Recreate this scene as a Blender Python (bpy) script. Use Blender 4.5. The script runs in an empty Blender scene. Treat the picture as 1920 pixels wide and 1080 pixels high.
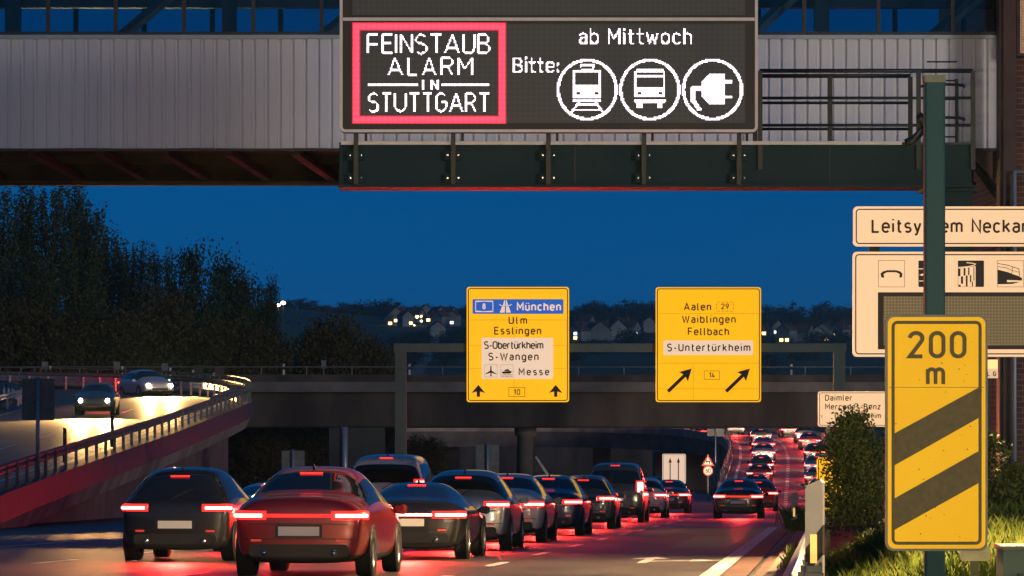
import bpy, bmesh, math, random
import numpy as np
from mathutils import Vector, Matrix
random.seed(7)
R = math.radians
S = bpy.context.scene
COL = S.collection

# ---------------------------------------------------------------- camera, sky, sun, exposure
F, HOR, CZ = 7200.0, 680.0, 10.0          # focal length in photo pixels, horizon row, eye height in the scene
cam = bpy.data.objects.new('camera', bpy.data.cameras.new('camera'))
COL.objects.link(cam)
cam.location = (0, 0, CZ); cam.rotation_euler = (math.pi/2, 0, 0)
cam.data.sensor_width = 36; cam.data.lens = 36*F/1920
cam.data.shift_y = (HOR-540)/1920
cam.data.clip_start = 0.5; cam.data.clip_end = 9000
S.camera = cam
SUN_EL, SUN_AZ = 4.0, 145.0               # low afterglow behind the camera, to its right
w = bpy.data.worlds.new('World'); S.world = w; w.use_nodes = True
nt = w.node_tree; bg = nt.nodes['Background']
sky = nt.nodes.new('ShaderNodeTexSky'); sky.sky_type = 'NISHITA'; sky.sun_disc = False
sky.sun_elevation = R(SUN_EL); sky.sun_rotation = R(SUN_AZ); sky.ozone_density = 10; sky.air_density = 1.0
tc = nt.nodes.new('ShaderNodeTexCoord'); va = nt.nodes.new('ShaderNodeVectorMath'); va.operation = 'ADD'
va.inputs[1].default_value = (0, 0, 0.35)
tint = nt.nodes.new('ShaderNodeMix'); tint.data_type = 'RGBA'; tint.blend_type = 'MULTIPLY'; tint.inputs[0].default_value = 1
tint.inputs[7].default_value = (0.10, 2.25, 1.06, 1)
nt.links.new(tc.outputs['Generated'], va.inputs[0]); nt.links.new(va.outputs[0], sky.inputs[0])
nt.links.new(sky.outputs[0], tint.inputs[6]); nt.links.new(tint.outputs[2], bg.inputs[0])
bg.inputs[1].default_value = 0.15
sl = bpy.data.lights.new('sun', 'SUN'); sl.energy = 0.85; sl.angle = R(10); sl.color = (1, .84, .70)
so = bpy.data.objects.new('sun', sl); COL.objects.link(so)
_d = Vector((math.sin(R(SUN_AZ))*math.cos(R(SUN_EL)), math.cos(R(SUN_AZ))*math.cos(R(SUN_EL)), math.sin(R(SUN_EL))))
so.rotation_euler = _d.to_track_quat('Z', 'Y').to_euler(); so.location = (20, -30, 30)
S.view_settings.view_transform = 'Standard'; S.view_settings.look = 'None'
S.view_settings.exposure = 0; S.view_settings.gamma = 1
S.cycles.use_denoising = True
S.cycles.max_bounces = 6; S.cycles.transparent_max_bounces = 24
S.cycles.sample_clamp_indirect = 4

# ---------------------------------------------------------------- helpers
def P(px, py, D):
    return Vector(((px-960)/F*D, D, CZ-(py-HOR)/F*D))

def tag(o, label=None, cat=None, group=None, kind=None):
    for k, v in (('label', label), ('category', cat), ('group', group), ('kind', kind)):
        if v: o[k] = v
    return o

def thing(name, label, cat, loc, group=None):
    o = bpy.data.objects.new(name, None); COL.objects.link(o); o.location = loc; o.empty_display_size = .2
    return tag(o, label, cat, group)

def relabel(o, label):
    o['label'] = label

def copy_tree(o, parent=None):
    c = o.copy(); COL.objects.link(c)
    if parent is not None: c.parent = parent
    for ch in list(o.children): copy_tree(ch, c)
    return c

class MB:
    def __init__(s): s.v = []; s.f = []; s.m = []
    def add(s, vs, fs, mi=0):
        n = len(s.v); s.v += [tuple(v) for v in vs]
        s.f += [tuple(i+n for i in f) for f in fs]; s.m += [mi]*len(fs); return s
    def box(s, x0, x1, y0, y1, z0, z1, mi=0):
        return s.add([(x, y, z) for x in (x0, x1) for y in (y0, y1) for z in (z0, z1)],
                     [(0,1,3,2),(4,6,7,5),(0,4,5,1),(2,3,7,6),(0,2,6,4),(1,5,7,3)], mi)
    def bar(s, a, b, w, h=None, up=(0,0,1), mi=0):
        a, b, up = Vector(a), Vector(b), Vector(up); h = h or w
        d = (b-a).normalized(); r = d.cross(up)
        if r.length < 1e-4: r = d.cross(Vector((0,1,0)))
        r.normalize(); u = r.cross(d)
        vs = [p + r*(sx*w/2) + u*(sz*h/2) for p in (a, b) for sx in (-1, 1) for sz in (-1, 1)]
        return s.add(vs, [(0,1,3,2),(4,6,7,5),(0,4,5,1),(2,3,7,6),(0,2,6,4),(1,5,7,3)], mi)
    def tube(s, pts, r, n=8, mi=0, caps=True):
        pts = [Vector(p) for p in pts]; rs = r if isinstance(r, (list, tuple)) else [r]*len(pts)
        vs = []
        for i, p in enumerate(pts):
            d = (pts[min(i+1, len(pts)-1)]-pts[max(i-1, 0)]).normalized()
            a = d.cross(Vector((0,0,1)))
            if a.length < .05: a = d.cross(Vector((0,1,0)))
            a.normalize(); b = a.cross(d)
            vs += [p + (a*math.cos(2*math.pi*k/n)+b*math.sin(2*math.pi*k/n))*rs[i] for k in range(n)]
        fs = [(i*n+k, i*n+(k+1) % n, (i+1)*n+(k+1) % n, (i+1)*n+k) for i in range(len(pts)-1) for k in range(n)]
        if caps: fs += [tuple(range(n)), tuple(range((len(pts)-1)*n, len(pts)*n))]
        return s.add(vs, fs, mi)
    def plate(s, poly, y0, y1, mi=0):
        """polygon in the x-z plane given thickness in y"""
        n = len(poly)
        vs = [(x, y0, z) for x, z in poly] + [(x, y1, z) for x, z in poly]
        fs = [tuple(range(n)), tuple(range(2*n-1, n-1, -1))] + [(i, n+i, n+(i+1) % n, (i+1) % n) for i in range(n)]
        return s.add(vs, fs, mi)
    def strip(s, secs, closed=False, caps=True):
        """list of equal-length sections (lists of points)"""
        k = len(secs[0]); vs = [p for sec in secs for p in sec]
        fs = []
        for i in range(len(secs)-1):
            for j in range(k if closed else k-1):
                j2 = (j+1) % k
                fs.append((i*k+j, i*k+j2, (i+1)*k+j2, (i+1)*k+j))
        if closed and caps: fs += [tuple(range(k)), tuple(range((len(secs)-1)*k, len(secs)*k))]
        return s.add(vs, fs)
    def build(s, name, m, parent=None, smooth=False, local=False, fix=True):
        off = Vector((0,0,0))
        if parent is not None and not local:
            p = parent
            while p is not None: off += p.location; p = p.parent
        me = bpy.data.meshes.new(name)
        me.from_pydata([tuple(Vector(v)-off) for v in s.v], [], s.f)
        for mm in (m if isinstance(m, (list, tuple)) else [m]): me.materials.append(mm)
        me.polygons.foreach_set('material_index', s.m)
        if fix and len(s.f) < 60000:
            b = bmesh.new(); b.from_mesh(me); bmesh.ops.recalc_face_normals(b, faces=b.faces); b.to_mesh(me); b.free()
        if smooth: me.polygons.foreach_set('use_smooth', [True]*len(me.polygons))
        me.update()
        o = bpy.data.objects.new(name, me); COL.objects.link(o)
        if parent is not None: o.parent = parent
        return o

def struct(name, mb, m, smooth=False):
    return tag(mb.build(name, m, None, smooth), kind='structure')

def cr(pts, n):
    """Catmull-Rom through tuples, n samples per interval"""
    pts = [Vector(p) for p in pts]; out = []
    for i in range(len(pts)-1):
        p0, p1, p2, p3 = pts[max(i-1,0)], pts[i], pts[i+1], pts[min(i+2,len(pts)-1)]
        for k in range(n):
            t = k/n
            out.append(.5*((2*p1)+(p2-p0)*t+(2*p0-5*p1+4*p2-p3)*t*t+(3*p1-p0-3*p2+p3)*t**3))
    return out+[pts[-1]]

def rrect(x0, x1, z0, z1, r, n=5):
    out = []
    for cx, cz, a in ((x1-r,z0+r,-90),(x1-r,z1-r,0),(x0+r,z1-r,90),(x0+r,z0+r,180)):
        out += [(cx+r*math.cos(R(a+90*k/n)), cz+r*math.sin(R(a+90*k/n))) for k in range(n+1)]
    return out

# ---------------------------------------------------------------- materials
def mat(name, col, rough=.6, metal=0., col2=None, scale=3., bump=0., spec=.5, detail=4, stretch=None):
    m = bpy.data.materials.new(name); m.use_nodes = True
    n = m.node_tree; b = n.nodes['Principled BSDF']; L = n.links
    b.inputs['Base Color'].default_value = (*col, 1); b.inputs['Roughness'].default_value = rough
    b.inputs['Metallic'].default_value = metal; b.inputs['Specular IOR Level'].default_value = spec
    if col2 or bump:
        g = n.nodes.new('ShaderNodeTexCoord'); t = n.nodes.new('ShaderNodeTexNoise')
        t.inputs['Scale'].default_value = scale; t.inputs['Detail'].default_value = detail
        src = g.outputs['Object']
        if stretch:
            mp = n.nodes.new('ShaderNodeMapping'); mp.inputs['Scale'].default_value = stretch
            L.new(src, mp.inputs[0]); src = mp.outputs[0]
        L.new(src, t.inputs['Vector'])
        if col2:
            r = n.nodes.new('ShaderNodeValToRGB')
            r.color_ramp.elements[0].position = .35; r.color_ramp.elements[1].position = .65
            r.color_ramp.elements[0].color = (*col, 1); r.color_ramp.elements[1].color = (*col2, 1)
            L.new(t.outputs['Fac'], r.inputs[0]); L.new(r.outputs[0], b.inputs['Base Color'])
        if bump:
            t2 = n.nodes.new('ShaderNodeTexNoise'); t2.inputs['Scale'].default_value = scale*12
            L.new(g.outputs['Object'], t2.inputs['Vector'])
            bp = n.nodes.new('ShaderNodeBump'); bp.inputs['Strength'].default_value = bump; bp.inputs['Distance'].default_value = .02
            L.new(t2.outputs['Fac'], bp.inputs['Height']); L.new(bp.outputs[0], b.inputs['Normal'])
    return m

def emit(name, col, s, base=None):
    m = bpy.data.materials.new(name); m.use_nodes = True; b = m.node_tree.nodes['Principled BSDF']
    b.inputs['Base Color'].default_value = (*(base or col), 1); b.inputs['Emission Color'].default_value = (*col, 1)
    b.inputs['Emission Strength'].default_value = s; b.inputs['Roughness'].default_value = .35
    return m

def leafmat(name, cols):
    m = bpy.data.materials.new(name); m.use_nodes = True; n = m.node_tree; b = n.nodes['Principled BSDF']
    g = n.nodes.new('ShaderNodeNewGeometry'); r = n.nodes.new('ShaderNodeValToRGB')
    e = r.color_ramp.elements
    while len(e) < len(cols): e.new(.5)
    for i, c in enumerate(cols): e[i].position = i/(len(cols)-1); e[i].color = (*c, 1)
    n.links.new(g.outputs['Random Per Island'], r.inputs[0]); n.links.new(r.outputs[0], b.inputs['Base Color'])
    b.inputs['Roughness'].default_value = .7; b.inputs['Specular IOR Level'].default_value = .2
    return m

M = dict(
    asphalt=mat('asphalt', (.048,.043,.038), .50, 0, (.088,.079,.069), .9, .6, .5, 10, (1, .22, 1)),
    asphalt_ramp=mat('asphalt_ramp', (.055,.050,.045), .52, 0, (.085,.078,.07), .5, .3, .6, 8, (1, .3, 1)),
    line=mat('line_paint', (.60,.58,.54), .55, 0, (.72,.70,.66), 6, .1),
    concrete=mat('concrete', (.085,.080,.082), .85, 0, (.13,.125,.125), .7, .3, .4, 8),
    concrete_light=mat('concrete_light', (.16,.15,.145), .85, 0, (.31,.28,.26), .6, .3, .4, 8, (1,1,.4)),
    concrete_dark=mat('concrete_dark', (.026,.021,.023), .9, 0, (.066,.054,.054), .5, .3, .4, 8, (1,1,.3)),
    kerb_stone=mat('kerb_stone', (.12,.065,.05), .75, 0, (.19,.11,.085), 2.5, .4),
    slab=mat('slab_concrete', (.20,.17,.13), .85, 0, (.30,.26,.20), 2, .4),
    soil=mat('soil', (.035,.038,.018), .95, 0, (.055,.06,.025), .6, .5),
    field=mat('hill_grass', (.030,.085,.075), .95, 0, (.050,.11,.08), .012, 0, .2, 8),
    galv=mat('galvanised_steel', (.30,.32,.34), .5, .7, (.42,.44,.46), 9, 0, .5),
    galv_dull=mat('galvanised_dull', (.10,.115,.12), .6, .3, (.15,.16,.165), 5, 0, .5),
    green_steel=mat('green_steel', (.006,.027,.036), .6, 0, (.011,.034,.042), 1.2, .1, .2, 8),
    green_steel_light=mat('grey_green_steel', (.010,.056,.080), .6, 0, (.020,.068,.092), 1.5, .1, .2, 8, (1,1,.3)),
    portal=mat('portal_grey', (.075,.105,.100), .65, 0, (.105,.135,.125), 1.2, .1, .3, 8, (1,1,.3)),
    dark_steel=mat('dark_steel', (.015,.022,.026), .45, .2, (.025,.03,.034), 3, 0),
    rust_steel=mat('rusty_steel', (.022,.018,.012), .75, .1, (.050,.040,.020), 1.4, .3, .4, 8),
    maroon=mat('maroon_steel', (.038,.013,.015), .55, 0, (.055,.020,.020), 2, .1),
    cladding=mat('cladding_sheet', (.60,.63,.71), .5, .05, (.70,.73,.81), .5, .05, .5, 6, (1,1,.25)),
    flashing=mat('flashing', (.32,.40,.46), .45, .3),
    glasspane=None,
    frame=mat('board_frame', (.62,.58,.58), .5, .1, (.70,.66,.66), 4),
    black=mat('black_face', (.012,.012,.014), .5),
    black_matt=mat('sign_black', (.015,.013,.011), .6),
    brown_black=mat('faded_sign_black', (.045,.040,.016), .6, 0, (.065,.058,.022), 25, .1),
    white_plastic=mat('white_plastic', (.40,.40,.40), .55, 0, (.49,.48,.47), 6),
    tyre=mat('tyre_rubber', (.012,.012,.012), .85),
    rim=mat('alloy_rim', (.45,.45,.46), .35, .8),
    trim=mat('black_trim', (.012,.012,.013), .5),
    bark=mat('bark', (.035,.026,.018), .9, 0, (.06,.045,.03), 6, .5),
    plate=mat('number_plate', (.7,.7,.68), .5),
    chrome=mat('chrome', (.7,.7,.7), .2, 1.),
    leaf_poplar=leafmat('poplar_leaves', [(.016,.046,.024),(.022,.056,.026),(.034,.052,.020),(.024,.048,.024),(.06,.054,.020)]),
    leaf_dark=leafmat('dark_leaves', [(.010,.028,.020),(.014,.034,.022),(.022,.036,.020),(.013,.028,.017)]),
    leaf_autumn=leafmat('autumn_leaves', [(.036,.024,.014),(.046,.028,.014),(.034,.042,.016),(.07,.048,.016)]),
    leaf_hedge=leafmat('ivy_leaves', [(.045,.085,.018),(.07,.11,.025),(.11,.12,.028),(.055,.085,.018),(.14,.11,.025)]),
    leaf_hill=leafmat('hill_leaves', [(.006,.022,.028),(.008,.028,.034),(.012,.032,.036)]),
    grass=leafmat('grass_blades', [(.07,.12,.018),(.11,.15,.022),(.15,.16,.03),(.06,.11,.014)]),
    house_wall=mat('house_wall', (.10,.14,.17), .8, 0, (.17,.21,.24), .12),
    house_roof=mat('roof_tiles', (.05,.035,.03), .8, 0, (.08,.05,.045), .1),
    window_lit=emit('window_lit', (1,.62,.22), 5),
    window_white=emit('window_white', (.85,.92,1), 2.2),
    sign_yellow=emit('sign_yellow_glow', (1,.48,.0), .85, (.70,.36,.004)),  # unlit sheeting: emission put in for headlight thrown back by the sign
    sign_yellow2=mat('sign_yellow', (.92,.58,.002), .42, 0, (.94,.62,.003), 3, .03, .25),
    sign_cream=emit('sign_cream_glow', (1,.62,.34), .66, (.66,.50,.34)),  # this and the next three sign colours glow for returned headlight too
    sign_white=emit('sign_white_glow', (1,.68,.47), .66, (.70,.60,.48)),
    sign_blue=emit('sign_blue_glow', (.0,.13,.62), .55, (.01,.10,.5)),
    sign_red=emit('sign_red_glow', (.9,.06,.03), .35, (.6,.03,.02)),
    led_white=emit('led_white', (1,.86,.93), 4.2),
    led_red=emit('led_red', (1,.055,.12), 3.4),
    brake=emit('brake_lamp', (1,.075,.06), 30),
    tail=emit('tail_lamp', (1,.022,.016), 2.4, (.3,.01,.01)),
    headlamp=emit('head_lamp', (1,.88,.62), 60),
    head_cool=emit('head_lamp_cool', (.85,.92,1), 14),
    reflector_y=emit('post_reflector', (1,.62,.16), .8),  # no lamp: the reflector's brightness is put in as emission
)
# window glass: see-through with a fresnel reflection
g = bpy.data.materials.new('window_glass'); g.use_nodes = True; n = g.node_tree; n.nodes.remove(n.nodes['Principled BSDF'])
tr = n.nodes.new('ShaderNodeBsdfTransparent'); tr.inputs[0].default_value = (.70,.82,.86,1)
gl = n.nodes.new('ShaderNodeBsdfGlossy'); gl.inputs['Roughness'].default_value = .08
fr = n.nodes.new('ShaderNodeFresnel'); fr.inputs[0].default_value = 1.5; mx = n.nodes.new('ShaderNodeMixShader')
n.links.new(fr.outputs[0], mx.inputs[0]); n.links.new(tr.outputs[0], mx.inputs[1]); n.links.new(gl.outputs[0], mx.inputs[2])
n.links.new(mx.outputs[0], n.nodes['Material Output'].inputs[0]); M['glasspane'] = g
M['carglass'] = mat('car_glass', (.010,.012,.014), .06, 0, spec=.8)
def paint(name, c, metal=.2):
    m = mat(name, c, .28, metal); b = m.node_tree.nodes['Principled BSDF']; b.inputs['Coat Weight'].default_value = .8; b.inputs['Coat Roughness'].default_value = .05
    return m
PAINT = dict(white=paint('paint_white', (.62,.61,.58), 0), black=paint('paint_black', (.012,.012,.014)), silver=paint('paint_silver', (.38,.39,.40), .6),
             red=paint('paint_red', (.28,.018,.016)), blue=paint('paint_blue', (.02,.05,.16)), grey=paint('paint_grey', (.09,.095,.10), .4))

def dotface(name, pitch, dot, base, rad=.3, off=(0,0)):
    """display face: a grid of unlit lens dots in the material, in the object's own x-z plane"""
    m = mat(name, base, .45); n = m.node_tree; b = n.nodes['Principled BSDF']; L = n.links
    g = n.nodes.new('ShaderNodeTexCoord'); sp = n.nodes.new('ShaderNodeSeparateXYZ'); L.new(g.outputs['Object'], sp.inputs[0])
    outs = []
    for k, ax in enumerate('XZ'):
        a = n.nodes.new('ShaderNodeMath'); a.operation = 'MULTIPLY_ADD'; a.inputs[1].default_value = 1/pitch; a.inputs[2].default_value = off[k]
        L.new(sp.outputs[ax], a.inputs[0])
        f = n.nodes.new('ShaderNodeMath'); f.operation = 'FRACT'; L.new(a.outputs[0], f.inputs[0])
        c = n.nodes.new('ShaderNodeMath'); c.operation = 'SUBTRACT'; c.inputs[1].default_value = .5; L.new(f.outputs[0], c.inputs[0])
        q = n.nodes.new('ShaderNodeMath'); q.operation = 'POWER'; q.inputs[1].default_value = 2; L.new(c.outputs[0], q.inputs[0]); outs.append(q)
    ad = n.nodes.new('ShaderNodeMath'); L.new(outs[0].outputs[0], ad.inputs[0]); L.new(outs[1].outputs[0], ad.inputs[1])
    lt = n.nodes.new('ShaderNodeMath'); lt.operation = 'LESS_THAN'; lt.inputs[1].default_value = rad*rad; L.new(ad.outputs[0], lt.inputs[0])
    mx = n.nodes.new('ShaderNodeMix'); mx.data_type = 'RGBA'; L.new(lt.outputs[0], mx.inputs[0])
    mx.inputs[6].default_value = (*base, 1); mx.inputs[7].default_value = (*dot, 1); L.new(mx.outputs[2], b.inputs['Base Color'])
    return m

# brick wall material
def brickmat():
    m = mat('brick', (.12,.04,.028), .85); n = m.node_tree; b = n.nodes['Principled BSDF']
    g = n.nodes.new('ShaderNodeTexCoord'); mp = n.nodes.new('ShaderNodeMapping'); mp.inputs['Rotation'].default_value = (R(90), 0, 0)
    t = n.nodes.new('ShaderNodeTexBrick'); t.inputs['Scale'].default_value = 1; t.inputs['Brick Width'].default_value = .25
    t.inputs['Row Height'].default_value = .10; t.inputs['Mortar Size'].default_value = .008
    t.inputs['Color1'].default_value = (.075,.026,.022,1); t.inputs['Color2'].default_value = (.12,.042,.03,1); t.inputs['Mortar'].default_value = (.17,.14,.12,1)
    n.links.new(g.outputs['Object'], mp.inputs[0]); n.links.new(mp.outputs[0], t.inputs[0]); n.links.new(t.outputs[0], b.inputs['Base Color'])
    return m
M['brick'] = brickmat()

# ---------------------------------------------------------------- stroke lettering (road-sign face), centre lines in cap-height units
def ar(cx, cy, rx, ry, a0, a1):
    n = max(3, int(abs(a1-a0)/18)); return [(cx+rx*math.cos(R(a0+(a1-a0)*k/n)), cy+ry*math.sin(R(a0+(a1-a0)*k/n))) for k in range(n+1)]
def ring(x0, x1, y0, y1):
    rx = (x1-x0)/2; ry = min((y1-y0)/2, rx*1.15); c = (x0+x1)/2
    p = ar(c, y1-ry, rx, ry, 0, 180)+ar(c, y0+ry, rx, ry, 180, 360); return p+[p[0]]
X = .72
G = {
 ' ': (.22, []), '-': (.26, [[(0,.38),(.26,.38)]]), ':': (.06, [[(.03,.02),(.03,.12)],[(.03,.5),(.03,.6)]]), '.': (.06, [[(.03,0),(.03,.06)]]),
 'A': (.6, [[(0,0),(.3,1),(.6,0)], [(.1,.3),(.5,.3)]]),
 'B': (.5, [[(.02,.52),(.26,.52)]+ar(.26,.26,.24,.26,90,-90)+[(0,0),(0,1),(.24,1)]+ar(.24,.76,.22,.24,90,-90)]),
 'C': (.48, [ar(.25,.72,.25,.28,25,180)+ar(.25,.28,.25,.28,180,335)]),
 'D': (.5, [[(0,0),(0,1),(.2,1)]+ar(.2,.7,.3,.3,90,0)+ar(.2,.3,.3,.3,0,-90)+[(0,0)]]),
 'E': (.44, [[(.44,0),(0,0),(0,1),(.44,1)],[(0,.52),(.4,.52)]]),
 'F': (.44, [[(.44,1),(0,1),(0,0)],[(0,.5),(.4,.5)]]),
 'G': (.5, [ar(.25,.72,.25,.28,30,180)+ar(.25,.28,.25,.28,180,360)+[(.5,.5),(.28,.5)]]),
 'I': (.02, [[(.01,0),(.01,1)]]),
 'K': (.5, [[(0,0),(0,1)],[(.48,1),(0,.38)],[(.18,.6),(.5,0)]]),
 'L': (.42, [[(0,1),(0,0),(.42,0)]]),
 'M': (.62, [[(0,0),(0,1),(.31,.36),(.62,1),(.62,0)]]),
 'N': (.5, [[(0,0),(0,1),(.5,0),(.5,1)]]),
 'O': (.52, [ring(0,.52,0,1)]),
 'R': (.5, [[(0,0),(0,1),(.26,1)]+ar(.26,.74,.23,.26,90,-90)+[(.03,.48)],[(.26,.48),(.5,0)]]),
 'S': (.48, [ar(.24,.76,.23,.24,30,270)+ar(.24,.25,.24,.27,90,-150)]),
 'T': (.48, [[(.24,0),(.24,1)],[(0,1),(.48,1)]]),
 'U': (.5, [[(0,1)]+ar(.25,.27,.25,.27,180,360)+[(.5,1)]]),
 'W': (.8, [[(0,1),(.2,0),(.4,.9),(.6,0),(.8,1)]]),
 'a': (.38, [ar(.19,.53,.19,.19,155,0)+[(.38,0)], [(.38,.42),(.19,.42)]+ar(.19,.21,.19,.21,90,270)+[(.25,0),(.38,.12)]]),
 'b': (.42, [[(0,1),(0,0)], ring(0,.42,0,X)]),
 'c': (.38, [ar(.2,.48,.2,.24,35,180)+ar(.2,.24,.2,.24,180,325)]),
 'd': (.42, [[(.42,1),(.42,0)], ring(0,.42,0,X)]),
 'e': (.42, [[(.02,.38),(.42,.38)]+ar(.21,.48,.21,.24,0,180)+ar(.21,.24,.21,.24,180,325)]),
 'f': (.28, [[(.1,0),(.1,.84)]+ar(.26,.84,.16,.16,180,90),[(0,.68),(.26,.68)]]),
 'g': (.42, [ring(0,.42,0,X), [(.42,X),(.42,-.08)]+ar(.21,-.08,.21,.2,0,-145)]),
 'h': (.4, [[(0,0),(0,1)],[(0,.46)]+ar(.2,.49,.2,.23,160,0)+[(.4,0)]]),
 'i': (.04, [[(.02,0),(.02,X)],[(.02,.95),(.02,1.06)]]),
 'k': (.4, [[(0,0),(0,1)],[(.38,X),(0,.3)],[(.15,.44),(.4,0)]]),
 'l': (.14, [[(.02,1),(.02,.12)]+ar(.14,.12,.12,.12,180,270)]),
 'm': (.68, [[(0,0),(0,X)],[(0,.5)]+ar(.17,.53,.17,.19,160,0)+[(.34,0)],[(.34,.5)]+ar(.51,.53,.17,.19,160,0)+[(.68,0)]]),
 'n': (.4, [[(0,0),(0,X)],[(0,.46)]+ar(.2,.49,.2,.23,160,0)+[(.4,0)]]),
 'o': (.42, [ring(0,.42,0,X)]),
 'p': (.42, [[(0,X),(0,-.28)], ring(0,.42,0,X)]),
 'r': (.26, [[(0,0),(0,X)],[(0,.46)]+ar(.2,.5,.2,.22,160,70)]),
 's': (.36, [ar(.18,.53,.17,.19,35,240)+[(.16,.37)]+ar(.18,.19,.18,.19,60,-145)]),
 't': (.28, [[(.1,.98),(.1,.14)]+ar(.25,.14,.15,.14,180,280),[(0,.7),(.27,.7)]]),
 'u': (.4, [[(0,X)]+ar(.2,.24,.2,.24,180,345)+[(.4,.24)],[(.4,X),(.4,0)]]),
 'ü': (.4, [[(0,X)]+ar(.2,.24,.2,.24,180,345)+[(.4,.24)],[(.4,X),(.4,0)],[(.08,.9),(.08,1.0)],[(.32,.9),(.32,1.0)]]),
 'w': (.6, [[(0,X),(.15,0),(.3,.6),(.45,0),(.6,X)]]),
 'y': (.4, [[(0,X),(.2,.02)],[(.4,X),(.16,-.16),(.04,-.26)]]),
 'z': (.36, [[(0,X),(.36,X),(0,0),(.36,0)]]),
 '0': (.44, [ring(0,.44,0,1)]), '1': (.24, [[(0,.74),(.22,1),(.22,0)]]),
 '2': (.44, [ar(.22,.77,.22,.23,175,-15)+[(.39,.62),(0,0),(.44,0)]]),
 '4': (.46, [[(.34,0),(.34,.55)],[(.22,1),(0,.24),(.46,.24)]]),
 '6': (.44, [ring(0,.44,0,.58), [(.02,.36),(.28,1)]]),
 '8': (.44, [ring(0,.44,0,.53), ring(.03,.41,.53,1)]),
 '9': (.44, [ring(0,.44,.42,1), [(.42,.64),(.16,0)]]),
}
def lay(s, x0, x1, y, h, sp=.2):
    """strokes of a line of lettering, tracking fitted so that it fills x0..x1 (baseline y, cap height h)"""
    wid = sum(G[c][0] for c in s)*h; gaps = max(1, len(s)-1)
    if x1 is None: tr, k = sp*h, 1
    else:
        k = min(1.22, max(.6, ((x1-x0)-.21*h*gaps)/wid)); tr = ((x1-x0)-wid*k)/gaps
    out = []; x = x0
    for c in s:
        for st in G[c][1]: out.append([(x+p[0]*h*k, y+p[1]*h) for p in st])
        x += G[c][0]*h*k+tr
    return out
def ribbon(mb, pts, wd, y, closed=False):
    """flat mitred ribbon along pts in the x-z plane, at depth y"""
    p = [pts[0]]
    for q in pts[1:]:
        if math.hypot(q[0]-p[-1][0], q[1]-p[-1][1]) > 1e-6: p.append(q)
    if len(p) > 2 and math.hypot(p[0][0]-p[-1][0], p[0][1]-p[-1][1]) < 1e-6: p.pop(); closed = True
    n = len(p); L = []; Rr = []
    for i in range(n):
        a = p[i-1] if (closed or i > 0) else None; b = p[(i+1) % n] if (closed or i < n-1) else None
        ds = []
        for u, v in ((a, p[i]), (p[i], b)):
            if u is None or v is None: continue
            l = math.hypot(v[0]-u[0], v[1]-u[1]); ds.append(((v[0]-u[0])/l, (v[1]-u[1])/l))
        if len(ds) == 1: nx, nz, k = -ds[0][1], ds[0][0], 1
        else:
            nx, nz = -ds[0][1]-ds[1][1], ds[0][0]+ds[1][0]; l = math.hypot(nx, nz) or 1; nx /= l; nz /= l
            k = min(2.2, 1/max(.3, -ds[0][1]*nx+ds[0][0]*nz))
        L.append((p[i][0]+nx*wd/2*k, y, p[i][1]+nz*wd/2*k)); Rr.append((p[i][0]-nx*wd/2*k, y, p[i][1]-nz*wd/2*k))
    fs = [(i, (i+1) % n, n+(i+1) % n, n+i) for i in range(n if closed else n-1)]
    mb.add(L+Rr, fs)
def lettering(name, lines, y, m, parent, stroke=.155, fat=None):
    """lines: (text, x0, x1, baseline, cap height) in the local x-z plane of a sign"""
    mb = MB(); k = 0
    for s, x0, x1, b, h in lines:
        hh = h*(1-stroke); wd = h*(fat or stroke)
        for st in lay(s, x0+wd/2, None if x1 is None else x1-wd/2, b+wd/2, hh):
            ribbon(mb, st, wd, y-.0004*(k % 7)); k += 1
    return mb.build(name, m, parent, local=True, fix=False)
def outline(mb, pts, wd, y): ribbon(mb, pts+[pts[0]], wd, y)
def flat(mb, pts, y): mb.add([(a, y, b) for a, b in pts], [tuple(range(len(pts)))])

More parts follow.
